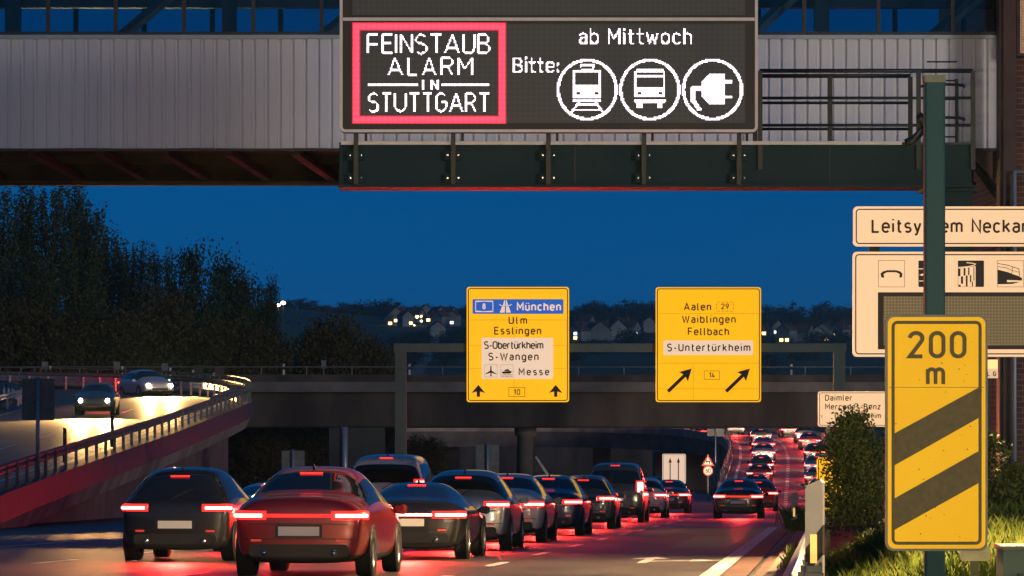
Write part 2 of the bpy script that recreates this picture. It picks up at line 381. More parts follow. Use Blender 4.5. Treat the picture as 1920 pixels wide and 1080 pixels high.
class Sign:
    """a sign laid out in photo pixels about its own centre; s = metres per pixel at its distance"""
    def __init__(g, name, label, cat, box, D, group=None, loc_z0=None):
        g.x0, g.x1, g.y0, g.y1 = box; g.D = D; g.s = D/F; g.cx = (g.x0+g.x1)/2; g.cy = (g.y0+g.y1)/2
        g.t = thing(name, label, cat, P(g.cx, g.cy, D), group); g.k = 0
    def u(g, px, py): return ((px-g.cx)*g.s, (g.cy-py)*g.s)
    def pt(g, *ps): return [g.u(*p) for p in ps]
    def panel(g, m, r=8, th=.05, name='sign_panel', back=None):
        a = g.u(g.x0, g.y1); b = g.u(g.x1, g.y0)
        o = MB().plate(rrect(a[0], b[0], a[1], b[1], r*g.s), 0, th).build(name, m, g.t, local=True)
        if back: MB().plate(rrect(a[0]+.01, b[0]-.01, a[1]+.01, b[1]-.01, r*g.s), th+.003, th+.02).build('backing_sheet', back, g.t, local=True)
        return o
    def border(g, inset, wd, m, r=7, box=None, name='border'):
        x0, x1, y0, y1 = box or (g.x0, g.x1, g.y0, g.y1)
        a = g.u(x0+inset, y1-inset); b = g.u(x1-inset, y0+inset); mb = MB()
        outline(mb, rrect(a[0], b[0], a[1], b[1], max(.002, r*g.s)), wd*g.s, -.004); return mb.build(name, m, g.t, local=True, fix=False)
    def field(g, box, m, name, r=1.5, y=-.004, th=.003):
        a = g.u(box[0], box[3]); b = g.u(box[1], box[2])
        return MB().plate(rrect(a[0], b[0], a[1], b[1], r*g.s, 2), y, y+th).build(name, m, g.t, local=True)
    def text(g, lines, m, name='lettering', y=-.009, stroke=.155, fat=None):
        for s, x0, x1, base, h in lines:
            a = g.u(x0, base); lettering(name, [(s, a[0], None if x1 is None else g.u(x1, base)[0], a[1], h*g.s)], y, m, g.t, stroke, fat)
    def shapes(g, polys, m, name, lines=(), y=-.009):
        mb = MB()
        for i, p in enumerate(polys): flat(mb, g.pt(*p), y-.0005*i)
        for i, (p, wd) in enumerate(lines): ribbon(mb, g.pt(*p), wd*g.s, y-.0005*(len(polys)+i))
        return mb.build(name, m, g.t, local=True, fix=False)

# ---------------------------------------------------------------- the lie of the land
def smooth(a, b, x):
    t = min(1, max(0, (x-a)/(b-a))); return t*t*(3-2*t)
def RZ(D):                                 # motorway surface: 3.2 % down, easing off beyond the bridge
    if D <= 230: return CZ-1.2-.032*D
    return RZ(230) - .027*min(D-230, 130) - .012*max(0, min(D-360, 200))
def bend(D): return max(0, D-170)**2/(2*1260.)
def RX(c, D): return .0824*D-c-bend(D)
def RP(c, D, dz=0): return (RX(c, D), D, RZ(D)+dz)
DS = [-12, 0, 10, 20, 30, 40, 50, 60, 70, 80, 90, 100, 115, 130, 145, 160, 175, 190, 205, 220, 235, 250, 270, 290, 310, 330, 350, 370, 390, 410, 440, 480, 520]

def hill(x, y):
    """hillside height relative to the eye level"""
    a = x/max(y, 1)*F+960
    crest = 24 + 7*math.exp(-((a-480)/160)**2) - 3*smooth(900, 1500, a) - 2*smooth(1500, 1900, a) + 14*smooth(350, -300, a)
    t = smooth(650, 2250, y)
    z = -14 + (crest+14)*t**1.25 + 1.6*math.sin(x*.011+y*.004)*t
    return z - .03*max(0, y-2300)
def terrain():
    mb = MB(); ys = [-60, -20, 0, 30, 60, 100, 140, 180, 230, 300, 400, 520, 650] + list(range(760, 2500, 70)) + [2600, 2800, 3000]
    secs = []
    for y in ys:
        row = []
        for k in range(-34, 35):
            x = k*(7+max(y, 0)*.0118)
            if y <= 650: z = (RZ(y) if y > -20 else RZ(-20))-.35 - 2.2*smooth(380, 650, y)
            else: z = CZ + hill(x, y)
            row.append((x, y, z))
        secs.append(row)
    mb.strip(secs); return mb
struct('terrain', terrain(), M['field'], True)

def road(name, c0, c1, ds, m, dz=0, nx=1):
    mb = MB(); mb.strip([[RP(c0+(c1-c0)*k/nx, d, dz) for k in range(nx+1)] for d in ds]); return struct(name, mb, m)
road('carriageway', .75, 33, DS, M['asphalt'], 0, 4)
FINE = [d*3. for d in range(-3, 175)]
def mline(name, c, wdt, d0, d1, dz=.004):
    mb = MB(); ds = [d0+(d1-d0)*k/40 for k in range(41)]
    mb.strip([[RP(c+wdt/2, d, dz), RP(c-wdt/2, d, dz)] for d in ds]); return struct(name, mb, M['line'])
mline('edge_line', 1.58, .26, -8, 112)
mline('median_edge_line', 16.2, .2, -8, 480)
mb = MB()
for d in range(-6, 470, 9):
    for c in (5.05, 8.6, 12.2):
        if c < 6 and d > 215: continue
        a, b = d+(2 if c > 6 else 0), d+(2 if c > 6 else 0)+3.2
        mb.strip([[RP(c+.08, q, .004), RP(c-.08, q, .004)] for q in (a, b)])
struct('lane_dashes', mb, M['line'])
# turn arrow painted on the near lane, seen end-on
mb = MB(); fc = 2.9
def rp(dc, d): return RP(fc+dc, d, .004)
for d0 in (59.5,):
    mb.add([rp(.08, d0), rp(-.08, d0), rp(-.08, d0+3.2), rp(.08, d0+3.2)], [(0,1,2,3)])
    mb.add([rp(.33, d0+3.2), rp(-.33, d0+3.2), rp(0, d0+5)], [(0,1,2)])
    mb.add([rp(-.08, d0+1.0), rp(-.08, d0+1.6), rp(-.75, d0+2.1), rp(-.75, d0+1.6)], [(0,1,2,3)])
    mb.add([rp(-.7, d0+1.2), rp(-.7, d0+2.6), rp(-1.25, d0+1.9)], [(0,1,2)])
struct('lane_arrow', mb, M['line'])
# repaired patches and a long joint in the near lanes
mb = MB()
for c0, c1, d0, d1 in ((4.6, 2.6, 44, 51.5), (3.1, 1.95, 74, 90), (8.2, 6.2, 34, 40), (4.7, 3.9, 92, 118), (11.8, 9.4, 38, 47)):
    mb.strip([[RP(c0, d0+(d1-d0)*k/4, .003), RP(c1, d0+(d1-d0)*k/4, .003)] for k in range(5)])
struct('asphalt_patch', mb, mat('asphalt_patch', (.028,.026,.024), .42, 0, (.042,.038,.035), 1.2, .5, .5, 8))
mb = MB(); mb.strip([[RP(4.98+.02*math.sin(d), d, .0035), RP(4.93+.02*math.sin(d*1.3), d, .0035)] for d in FINE[3:60]]); struct('road_joint', mb, M['black'])
# gutter, kerb and concrete strip
ds = [d*1.5 for d in range(-4, 80)]
mb = MB(); mb.strip([[RP(1.42, d, .006), RP(1.06, d, .02)] for d in ds]); struct('gutter_paving', mb, M['kerb_stone'])
mb = MB(); mb.strip([[RP(1.06, d, .02), RP(1.06, d, -.25), RP(.98, d, -.25), RP(.98, d, .03)] for d in ds]); struct('drain_slot', mb, M['black'])
mb = MB(); mb.strip([[RP(.98, d, .03), RP(.78, d, .03), RP(.78, d, .10)] for d in ds]); struct('kerb', mb, M['kerb_stone'])
mb = MB(); mb.strip([[RP(.78, d, .10), RP(.28, d, .12), RP(.28, d, -.5)] for d in ds]); struct('concrete_strip', mb, M['slab'])

# verge to the right of the rail
def VZ(D): return CZ-1.62-.02*max(0, D-45)-.002*D
mb = MB(); secs = []
for d in [-20, -8, 0, 6, 12, 18, 22, 26, 30, 34, 38, 42, 48, 55, 65, 80, 100, 130, 160]:
    row = []
    for o in (.29, .0, -.25, -.7, -1.3, -2.2, -4, -7, -12, -22, -40):
        k = smooth(.1, -1.6, o); z = (RZ(d)+.09)*(1-k) + max(VZ(d), RZ(d)+.1)*k + .05*math.sin(d*1.7+o*3)
        row.append((RX(o, d), d, z))
    secs.append(row)
mb.strip(secs); struct('verge', mb, M['soil'], True)

# slip road that climbs and swings left beyond the bridge
SL = cr([(8.35,110,0),(11.2,150,0),(13.9,190,0),(16.4,230,0),(19.5,272,1.55),(22.1,308,2.5),(23.5,338,3.05),(23.0,362,3.2),(19.6,383,3.3),(11,396,3.4),(0,401,3.4),(-14,400,3.4),(-34,392,3.4)], 6)
def slz(p):
    d = p.y
    if d <= 232: return RZ(d)+.004
    return p.z if d > 268 else (RZ(232)+.004)*(1-smooth(232, 268, d)) + 1.5*smooth(232, 268, d)
SLP = []
for i, p in enumerate(SL):
    t = (SL[min(i+1, len(SL)-1)]-SL[max(i-1, 0)]); t.z = 0; t.normalize(); SLP.append((p, Vector((t.y, -t.x, 0)), slz(p)))
def sl_at(i, off, dz=0):
    p, n, z = SLP[i]; return (p.x+n.x*off, p.y+n.y*off, z+dz)
NS = len(SLP)
def slw(i): return -3.7-.6*smooth(0, 12, i), 3.9+.5*smooth(0, 10, i)
mb = MB(); mb.strip([[sl_at(i, slw(i)[0]), sl_at(i, 0), sl_at(i, slw(i)[1])] for i in range(NS)]); struct('slip_road', mb, M['asphalt_ramp'])
mb = MB(); mb.strip([[sl_at(i, slw(i)[0]+.55-.11, .005), sl_at(i, slw(i)[0]+.55+.11, .005)] for i in range(14, NS)]); struct('slip_edge_line', mb, M['line'])
mb = MB(); mb.strip([[sl_at(i, slw(i)[1]-.55-.09, .005), sl_at(i, slw(i)[1]-.55+.09, .005)] for i in range(8, NS)]); struct('slip_outer_line', mb, M['line'])
mb = MB()
for i in range(4, NS-1):
    for f0 in (0., .5):
        a, b = Vector(sl_at(i, 0, .005)), Vector(sl_at(i+1, 0, .005)); n = SLP[i][1]
        q, r_ = a.lerp(b, f0), a.lerp(b, f0+.28)
        mb.add([q-n*.12, q+n*.12, r_+n*.12, r_-n*.12], [(0,1,2,3)])
struct('slip_lane_dashes', mb, M['line'])

# the curved viaduct that carries the slip road: girder, cap, railing, piers
vi = next(i for i in range(NS) if SLP[i][0].y > 262)
via = thing('viaduct', 'curved concrete viaduct carrying the slip road round to the left behind the bridge', 'viaduct', (SLP[vi][0].x, SLP[vi][0].y, RZ(262)))
def side(off, prof):
    mb = MB(); mb.strip([[sl_at(i, off(i)+a, b) for a, b in prof] for i in range(vi, NS)], True); return mb
lo = lambda i: slw(i)[0]-.05
hi = lambda i: slw(i)[1]+.05
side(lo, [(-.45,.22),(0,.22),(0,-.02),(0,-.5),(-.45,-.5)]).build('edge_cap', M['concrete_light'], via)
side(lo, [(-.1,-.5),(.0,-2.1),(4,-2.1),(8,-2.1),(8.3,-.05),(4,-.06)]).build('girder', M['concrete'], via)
side(hi, [(0,-1),(0,.55),(.3,.55),(.3,-1)]).build('outer_parapet', M['concrete'], via)
mb = MB(); mb.tube([sl_at(i, lo(i)-.25, 1.05) for i in range(vi, NS)], .035, 5); mb.build('handrail', M['dark_steel'], via)
mb = MB(); mb.tube([sl_at(i, lo(i)-.25, .62) for i in range(vi, NS)], .025, 5); mb.build('middle_rail', M['dark_steel'], via)
for i in range(vi, NS):
    p = Vector(sl_at(i, lo(i)-.25, .2)); MB().box(p.x-.03, p.x+.03, p.y-.03, p.y+.03, p.z, p.z+.85).build('railing_post', M['dark_steel'], via)
# bank and wall under the climbing part, piers further on
mb = MB(); j1 = next(i for i in range(NS) if SLP[i][0].y > 352)
mb.strip([[sl_at(i, lo(i)-.2, -.5), (sl_at(i, lo(i)-.35)[0], sl_at(i, lo(i)-.35)[1], -3.5)] for i in range(vi-4, j1)]); mb.build('retaining_wall', M['concrete_dark'], via)
for px, D in ((1128, 398), (985, 402), (845, 402)):
    p = P(px, 860, D); MB().box(p.x-.9, p.x+.9, D-1, D+1, -4, 1.35).build('pier', M['concrete_dark'], via)
p = P(1278, 860, 372); MB().box(p.x-2.6, p.x+2.6, 371, 378, -4, 1.3).build('abutment', M['concrete_dark'], via)
# far embankment seen through the openings
emb = thing('embankment_wall', 'pale concrete wall at the far end of the underpass openings', 'wall', (0, 470, -5))
MB().box(-45, 22, 470, 472, -6, 3.4).build('wall', M['concrete_dark'], emb)

# ---------------------------------------------------------------- middle road bridge
BD = 222.
br = thing('road_bridge', 'long dark concrete road bridge crossing over the whole motorway', 'bridge', (0, BD, RZ(BD)))
zt = P(0, 703, BD).z; zc = P(0, 735, BD).z; zb = P(0, 803, BD).z; zm = P(0, 716, BD).z
x0, x1 = -60, 48
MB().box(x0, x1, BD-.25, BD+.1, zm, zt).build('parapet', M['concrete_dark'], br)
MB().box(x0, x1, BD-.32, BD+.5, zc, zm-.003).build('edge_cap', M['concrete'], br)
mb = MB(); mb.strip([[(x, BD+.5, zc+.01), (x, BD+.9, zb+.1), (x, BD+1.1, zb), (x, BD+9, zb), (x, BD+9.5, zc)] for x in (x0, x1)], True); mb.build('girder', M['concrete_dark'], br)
MB().box(x0, x1, BD+.103, BD+10, zm-.2, zm-.05).build('deck', M['asphalt'], br)
MB().box(x0, x1, BD+9.6, BD+10, zc, zt).build('far_parapet', M['concrete_dark'], br)
zr = P(0, 688, BD).z
MB().tube([(x0, BD, zr), (x1, BD, zr)], .035, 6).build('handrail', M['galv_dull'], br)
for px in range(-700, 2500, 85):
    x = P(px, 0, BD).x; MB().box(x-.03, x+.03, BD-.03, BD+.03, zt, zr).build('railing_post', M['galv_dull'], br)
p = P(985, 0, BD+4)
pr = MB(); pr.tube([(p.x, BD+4, RZ(BD)-.5), (p.x, BD+4, zb-.55), (p.x, BD+4, zb-.5), (p.x, BD+4, zb)], [.48, .48, .62, .66], 16); pr.build('pier', M['concrete'], br, True)
for xx in (-52, 30.5):
    MB().box(xx-1.1, xx+1.1, BD+1.5, BD+8.5, RZ(BD)-.6, zb).build('abutment', M['concrete_dark'], br)

# ---------------------------------------------------------------- left ramp: deck that comes round a tight bend and down towards the camera
HC = (-38.3, 186.)
def hz(s):  return s
def ramp_pts(r, dz_fn=None):
    """list of (x, y, z) along the deck at offset r from the bend's centre (r 25.5 = outer edge)"""
    out = []
    for d in [88, 96, 104, 112, 120, 130, 140, 150, 160, 170, 178, 186]:
        out.append((HC[0]+r+(d-186)*.02, d, deck_z(d)))
    for a in range(6, 126, 6):
        out.append((HC[0]+r*math.cos(R(a)), HC[1]+r*math.sin(R(a)), deck_z(186+a*.45)))
    return out
def deck_z(s):
    T = [(88, 5.65), (100, 5.95), (110, 6.2), (120, 6.42), (150, 7.0), (180, 7.72), (195, 8.22), (207, 8.50), (226, 8.80), (245, 9.0)]
    for (a, za), (b, zb_) in zip(T, T[1:]):
        if s <= b: return za+(zb_-za)*(max(s, a)-a)/(b-a)
    return T[-1][1]
def band(prof):
    """closed section (r, dz) swept along the ramp"""
    n = len(ramp_pts(20)); cols = [ramp_pts(r) for r, _ in prof]
    mb = MB(); mb.strip([[(cols[k][i][0], cols[k][i][1], cols[k][i][2]+prof[k][1]) for k in range(len(prof))] for i in range(n)], True); return mb
RO, RI = 25.5, 14.0
mb = MB(); cols = [ramp_pts(r) for r in (RI, 17, 20, 23, RO-.5)]
mb.strip([[c[i] for c in cols] for i in range(len(cols[0]))]); struct('ramp_surface', mb, M['asphalt_ramp'])
def rline(r, wdt, i0=0, i1=99, dashed=False):
    mb = MB(); a, b = ramp_pts(r-wdt/2), ramp_pts(r+wdt/2); n = len(a)
    for i in range(max(0, i0), min(n-1, i1)):
        for k in range(2):
            if dashed and (k or i >= 11): continue
            t0, t1 = k/2, (k+1)/2
            q = [Vector(a[i]).lerp(Vector(a[i+1]), t0), Vector(b[i]).lerp(Vector(b[i+1]), t0), Vector(b[i]).lerp(Vector(b[i+1]), t1), Vector(a[i]).lerp(Vector(a[i+1]), t1)]
            mb.add([(v.x, v.y, v.z+.005) for v in q], [(0,1,2,3)])
    return mb
struct('ramp_outer_line', rline(RO-1.5, .16), M['line']); struct('ramp_inner_line', rline(RI+1.2, .16), M['line'])
struct('ramp_lane_dashes', rline(20.4, .16, dashed=True), M['line'])
rb = thing('ramp_bridge', 'concrete ramp bridge bending round on the left with a pale lower edge', 'bridge', (HC[0]+RO, 120, 2))
band([(RO-.5,.004),(RO-.5,.18),(RO+.2,.20),(RO+.25,-.55),(RO-.05,-.55),(RO-.05,-.05)]).build('kerb_fascia', M['green_steel_light'], rb)
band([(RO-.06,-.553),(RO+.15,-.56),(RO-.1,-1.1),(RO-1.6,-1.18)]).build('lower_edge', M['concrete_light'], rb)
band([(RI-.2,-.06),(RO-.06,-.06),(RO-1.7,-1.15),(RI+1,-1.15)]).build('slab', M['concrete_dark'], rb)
band([(RI-.3,.2),(RI,.2),(RI,-.5),(RI-.3,-.5)]).build('inner_kerb', M['concrete'], rb)
mb = MB()
q = [ramp_pts(RO-1.0)[i] for i in range(0, 14)]
mb.strip([[(x, y, z-1.16), (x, y, -1.)] for x, y, z in q]); mb.build('support_wall', M['concrete'], rb)
q = ramp_pts(RO-1.0)[13]; MB().box(q[0]-9, q[0], q[1]+.01, q[1]+.6, -1, q[2]-1.16).build('end_wall', M['concrete_dark'], rb)
# outer guard rail: W-beam on posts
def wbeam(pts, h0, th=.05, tap=1):
    mb = MB(); secs = []
    for i, p in enumerate(pts):
        t = Vector(pts[min(i+1, len(pts)-1)])-Vector(pts[max(i-1, 0)]); t.z = 0; t.normalize(); n = Vector((t.y, -t.x, 0))
        pr_ = [(0, .31), (th, .27), (th, .21), (0, .155), (th, .10), (th, .04), (0, 0), (-.012, 0), (th-.014, .05), (th-.014, .09), (-.014, .155), (th-.014, .22), (th-.014, .26), (-.012, .31)]
        secs.append([Vector(p)+n*a+Vector((0, 0, h0+b)) for a, b in pr_])
    mb.strip(secs, True); return mb
gro = thing('guard_rail', 'long steel guard rail along the outer edge of the curved left ramp', 'guard rail', (HC[0]+RO-.2, 120, deck_z(120)))
po = cr(ramp_pts(RO-.2), 2)
wbeam(po, .60).build('rail_beam', M['galv_dull'], gro)
for p in cr(ramp_pts(RO-.15), 4):
    MB().box(p.x-.05, p.x+.05, p.y-.04, p.y+.04, p.z+.1, p.z+.86).build('post', M['galv_dull'], gro)
gri = thing('guard_rail', 'lit steel guard rail on the inner side of the left ramp beside the bend', 'guard rail', (HC[0]+RI+.4, 120, deck_z(120)))
pi_ = [p for p in cr(ramp_pts(RI+.4), 2)]
wbeam(pi_, .46).build('rail_beam', M['galv'], gri)
for p in pi_[::1]: MB().box(p.x-.05, p.x+.05, p.y-.04, p.y+.04, p.z, p.z+.72).build('post', M['galv'], gri)
grb = thing('guard_rail', 'golden lit guard rail on short posts round the far side of the ramp bend', 'guard rail', (HC[0], HC[1]+RO-2, deck_z(220)))
pb = [p for p in cr(ramp_pts(RO-1.0), 2) if p.y > 176]
wbeam(pb, .42).build('rail_beam', M['galv'], grb)
for p in pb[::1]: MB().box(p.x-.05, p.x+.05, p.y-.04, p.y+.04, p.z, p.z+.70).build('post', M['galv'], grb)
hr = thing('railing', 'thin blue steel handrail around the outer edge of the ramp bend', 'railing', (HC[0], HC[1]+RO, deck_z(220)))
ph = [p for p in cr(ramp_pts(RO+.05), 2) if p.y > 178]
MB().tube([p+Vector((0, 0, 1.12)) for p in ph], .03, 5).build('handrail', M['galv_dull'], hr)
MB().tube([p+Vector((0, 0, .68)) for p in ph], .02, 5).build('middle_rail', M['galv_dull'], hr)
for p in ph[::1]: MB().box(p.x-.025, p.x+.025, p.y-.025, p.y+.025, p.z+.18, p.z+1.12).build('post', M['galv_dull'], hr)

# ---------------------------------------------------------------- gallery bridge across the top
GD = 70.; gs = GD/F
ga = thing('gallery_bridge', 'enclosed gallery bridge with ribbed pale cladding and a row of dark windows', 'gallery', P(600, 278, GD))
zl, zh = P(0, 278, GD).z, P(0, 72, GD).z
xl, xr = P(-420, 0, GD).x, P(1875, 0, GD).x
mb = MB(); prof = []; x = xl; pit = 24.1*gs; k = 0
while x < xr:                              # standing-rib sheet: wide pans, narrow raised ribs
    for dx, dy in ((0, 0), (.010, .05), (.068, .05), (.078, 0)):
        prof.append((min(x+dx, xr), GD-.0+dy))
    x += pit
prof.append((xr, GD))
mb.strip([[(a, b, zl+.004*math.sin(a*3)), (a, b, zh)] for a, b in prof])
mb.build('cladding', M['cladding'], ga)
MB().box(xl, xr, GD-.06, GD-.003, zh-.01, P(0, 66, GD).z).build('sill_flashing', M['flashing'], ga)
mb = MB(); mb.box(xl, xr, GD-.03, GD+.02, zl-.05, zl-.004); mb.build('bottom_flashing', M['dark_steel'], ga)
ztop = zh+2.2
MUL = [-294, -166, -38, 90, 217, 345, 475, 603, 731, 860, 990, 1120, 1250, 1379, 1508, 1647, 1786]
for i, px in enumerate(MUL):
    x = P(px, 0, GD).x; MB().box(x-.035, x+.035, GD-.04, GD+.06, zh+.07, ztop).build('mullion', M['dark_steel'], ga)
for a, b in zip([-420]+MUL, MUL+[1873]):
    xa, xb = P(a, 0, GD).x+.037, P(b, 0, GD).x-.037
    MB().box(xa, xb, GD+.01, GD+.018, zh+.08, ztop).build('window_pane', M['glasspane'], ga)
W2 = 4.0
MB().box(xl, xr, GD+.06, GD+W2, zl-.005, zl+.10).build('floor', M['rust_steel'], ga)
MB().box(xl, xr, GD-.05, GD+W2+.1, ztop+.005, ztop+.2).build('roof', M['cladding'], ga)
MB().box(xl, xr, GD+W2+.002, GD+W2+.08, zl-.42, zh+.12).build('rear_wall', M['rust_steel'], ga)
MB().box(xl, xr, GD+W2-.35, GD+W2+.10, zl-.50, zl-.44).build('rear_girder_flange', M['rust_steel'], ga)
MB().box(xl, xr, GD+W2*.55, GD+W2*.55+.14, zl-.16, zl-.01).build('floor_beam', M['rust_steel'], ga)
for px in (-190, -60, 95, 222, 345, 465, 592, 720, 860, 1000, 1140, 1280, 1400):
    x = P(px, 0, GD).x; mb = MB()
    mb.bar((x-.38, GD+.3, zl-.06), (x+.12, GD+W2-.4, zl-.36), .16, .12); mb.build('bracket', M['maroon'], ga)
MB().box(xl, xr, GD+1.2, GD+1.5, P(0, 14, GD+1.2).z, ztop).build('ceiling_beam', M['dark_steel'], ga)
MB().box(xl, xr, GD-.035, GD+.005, zh+.072, zh+.12).build('window_bottom_rail', M['dark_steel'], ga)
for px in [i*128-370 for i in range(18)]:
    x = P(px, 0, GD+W2).x; MB().box(x-.05, x+.05, GD+W2, GD+W2+.06, zh+.12, ztop).build('rear_mullion', M['dark_steel'], ga)
    xb = P(px+128, 0, GD+W2).x
    MB().box(x+.053, xb-.053, GD+W2+.02, GD+W2+.03, zh+.122, ztop).build('rear_pane', M['glasspane'], ga)
for px in (25, 430, 1540, 1900-512, -360):
    x = P(px, 0, GD+.7).x; MB().box(x-.13, x+.13, GD+.6, GD+.85, zl+.1, ztop).build('inner_column', M['dark_steel'], ga)
for (a, ay), (b, by) in (((222, 66), (312, -8)), ((598, 66), (690, -8)), ((1736, 70), (1830, -8)), ((1395, 70), (1480, -8))):
    MB().bar(P(a, ay, GD+.6), P(b, by, GD+.6), .13, .10).build('diagonal_brace', M['dark_steel'], ga)
    MB().bar(P(a+17, ay, GD+.6), P(b+17, by, GD+.6), .06, .10).build('diagonal_brace', M['galv_dull'], ga)

# ---------------------------------------------------------------- brick building on the right with its maroon steel column
bb = thing('brick_building', 'dark red brick building with a maroon steel corner column at the right edge', 'building', P(1900, 900, 69))
BX = P(1873, 0, 69).x
MB().box(P(1903, 0, 69.6).x, BX+9, 69.6, 82, CZ-5, CZ+9).build('wall', M['brick'], bb)
MB().box(BX, BX+.30, 68.9, 69.35, CZ-5, CZ+9).build('corner_column', M['maroon'], bb)
MB().box(BX+.06, BX+.24, 68.84, 68.895, CZ-5, CZ+9).build('column_flange', M['maroon'], bb)
wx0 = P(1906, 0, 69.5).x; wz0, wz1 = P(0, 106, 69.5).z, P(0, -60, 69.5).z
wf = MB().box(wx0, wx0+1.6, 69.40, 69.597, wz0, wz1).build('window', M['maroon'], bb)
def glassblock():
    m = emit('glass_block_lit', (1, .52, .26), .30, (.35, .22, .14)); n = m.node_tree; b = n.nodes['Principled BSDF']
    g_ = n.nodes.new('ShaderNodeTexCoord'); t = n.nodes.new('ShaderNodeTexBrick'); mp = n.nodes.new('ShaderNodeMapping'); mp.inputs['Rotation'].default_value = (R(90), 0, 0)
    t.offset = 0; t.inputs['Scale'].default_value = 1; t.inputs['Brick Width'].default_value = .05; t.inputs['Row Height'].default_value = .05; t.inputs['Mortar Size'].default_value = .006
    t.inputs['Color1'].default_value = (1, .55, .3, 1); t.inputs['Color2'].default_value = (.55, .30, .18, 1); t.inputs['Mortar'].default_value = (.12, .06, .04, 1)
    n.links.new(g_.outputs['Object'], mp.inputs[0]); n.links.new(mp.outputs[0], t.inputs[0]); n.links.new(t.outputs[0], b.inputs['Emission Color']); return m
MB().box(wx0+.05, wx0+1.55, 69.37, 69.397, wz0+.05, wz1-.05).build('glass_blocks', glassblock(), wf)
px_ = P(1901, 0, 68.8)
MB().tube([(px_.x, 68.7, CZ-4), (px_.x, 68.7, P(0, 320, 68.7).z)], .035, 8).build('downpipe', M['flashing'], bb, True)
MB().tube([(px_.x, 68.7, P(0, 322, 68.7).z), (px_.x+1, 68.7, P(0, 324, 68.7).z)], .03, 8).build('pipe_arm', M['flashing'], bb, True)
# brackets that carry the gallery end
MB().bar(P(1820, 296, 70.5), P(1876, 372, 69.6), .10, .14).build('diagonal_strut', M['rust_steel'], bb)
mb = MB(); mb.plate([(P(1822,0,70).x, zl-.06), (BX, zl-.06), (BX, P(0, 340, 70).z)], 69.9, 70.6); mb.build('gusset_bracket', M['maroon'], bb)

# ---------------------------------------------------------------- overhead display gantry
LD = 59.; ls = LD/F
gt = thing('sign_gantry', 'dark green steel gantry with walkway railing carrying the lit display board', 'gantry', P(1778, 640, LD+.6))
bx0, bx1 = P(636, 0, LD).x, P(1822, 0, LD).x
bz0, bz1 = P(0, 351, LD).z, P(0, 272, LD).z
MB().box(bx0, bx1, LD, LD+.05, bz0+.05, bz1).build('front_web', M['green_steel'], gt)
MB().box(bx0, bx1, LD+1.15, LD+1.2, bz0+.05, bz1).build('rear_web', M['green_steel'], gt)
MB().box(bx0-.02, bx1+.02, LD-.05, LD+1.25, bz0, bz0+.047).build('bottom_flange', M['green_steel'], gt)
MB().box(bx0, bx1, LD-.04, LD+1.24, bz1+.003, bz1+.04).build('walkway_deck', M['dark_steel'], gt)
MB().box(P(640, 0, LD).x, P(1690, 0, LD).x, LD-.10, LD-.043, bz1+.0, bz1+.055).build('light_strip', M['frame'], gt)
for px in (1078, 1555):
    x = P(px, 0, LD).x; MB().box(x-.008, x+.008, LD-.012, LD-.002, bz0+.06, bz1-.02).build('web_seam', M['dark_steel'], gt)
for px in (668, 850, 1028, 1207, 1385):    # hangers between board and beam
    x = P(px, 0, LD).x
    h = MB().box(x-.035, x+.035, LD-.14, LD-.103, P(0, 346, LD).z, P(0, 240, LD).z).build('hanger', M['dark_steel'], gt)
    MB().box(x+.12, x+.16, LD+.2, LD+.24, bz1+.04, P(0, 240, LD).z).build('rear_hanger', M['dark_steel'], gt)
    for py in (292, 334):
        z = P(0, py, LD).z
        c = MB().box(x-.13, x+.13, LD-.10, LD-.003, z-.07, z+.07).build('clamp_plate', M['green_steel'], gt)
        for dx in (-.085, .085):
            MB().tube([(x+dx, LD-.13, z), (x+dx, LD-.1, z)], .014, 6).build('bolt', M['chrome'], c)
# railing right of the board
def rail(name, y, a, b, pys, r=.028):
    for py, k in pys: MB().tube([(P(a, 0, LD).x, y, P(0, py, LD).z), (P(b, 0, LD).x, y, P(0, py, LD).z)], r*k, 8).build(name, M['dark_steel'], gt, True)
rail('front_rail', LD-.02, 1424, 1824, ((133, 1.15), (184, .8), (235, .8)))
rail('rear_rail', LD+1.2, 1424, 1722, ((131.5, 1.15), (183, .8), (233, .8)))
for px, y, z0 in ((1425, LD-.02, 318), (1824, LD-.02, 318), (1722, LD-.02, 318), (1568, LD+1.2, 270), (1722, LD+1.2, 270), (1425, LD+1.2, 270)):
    x = P(px, 0, LD).x; MB().box(x-.035, x+.035, y-.03, y+.03, P(0, z0, LD).z, P(0, 133, LD).z).build('railing_post', M['dark_steel'], gt)
# hooped ladder by the column
lx = P(1764, 0, LD+.5).x
for dx in (-.23, .23):
    MB().tube([(lx+dx, LD+.35, CZ-3), (lx+dx, LD+.35, P(0, 145, LD).z)], .025, 6).build('ladder_rail', M['dark_steel'], gt)
for k in range(26):
    z = CZ-2.6+.29*k; MB().tube([(lx-.23, LD+.35, z), (lx+.23, LD+.35, z)], .014, 6).build('ladder_rung', M['dark_steel'], gt)
for py in (160, 222):
    z = P(0, py, LD).z; MB().tube([(lx+.34*math.cos(R(a)), LD+.35+.55*math.sin(R(a))-.0, z) for a in range(180, 361, 20)], .025, 6).build('ladder_hoop', M['dark_steel'], gt)
MB().tube([P(1722, 215, LD-.1), P(1732, 226, LD-.1), P(1729, 246, LD-.1), P(1712, 262, LD-.1), P(1698, 268, LD-.1)], .06, 8).build('cable_duct', M['dark_steel'], gt, True)
# column
cx = P(1778, 0, LD+.6).x
MB().box(cx-.33, cx+.33, LD+.25, LD+.95, RZ(LD)-.2, bz0-.06).build('column', M['green_steel'], gt)
MB().box(cx-.42, cx+.42, LD+.15, LD+1.05, bz0-.057, bz0-.003).build('column_head_plate', M['green_steel'], gt)
MB().tube([(cx-.36, LD+.2, CZ-3), (cx-.36, LD+.2, bz0)], .03, 6).build('conduit', M['dark_steel'], gt)

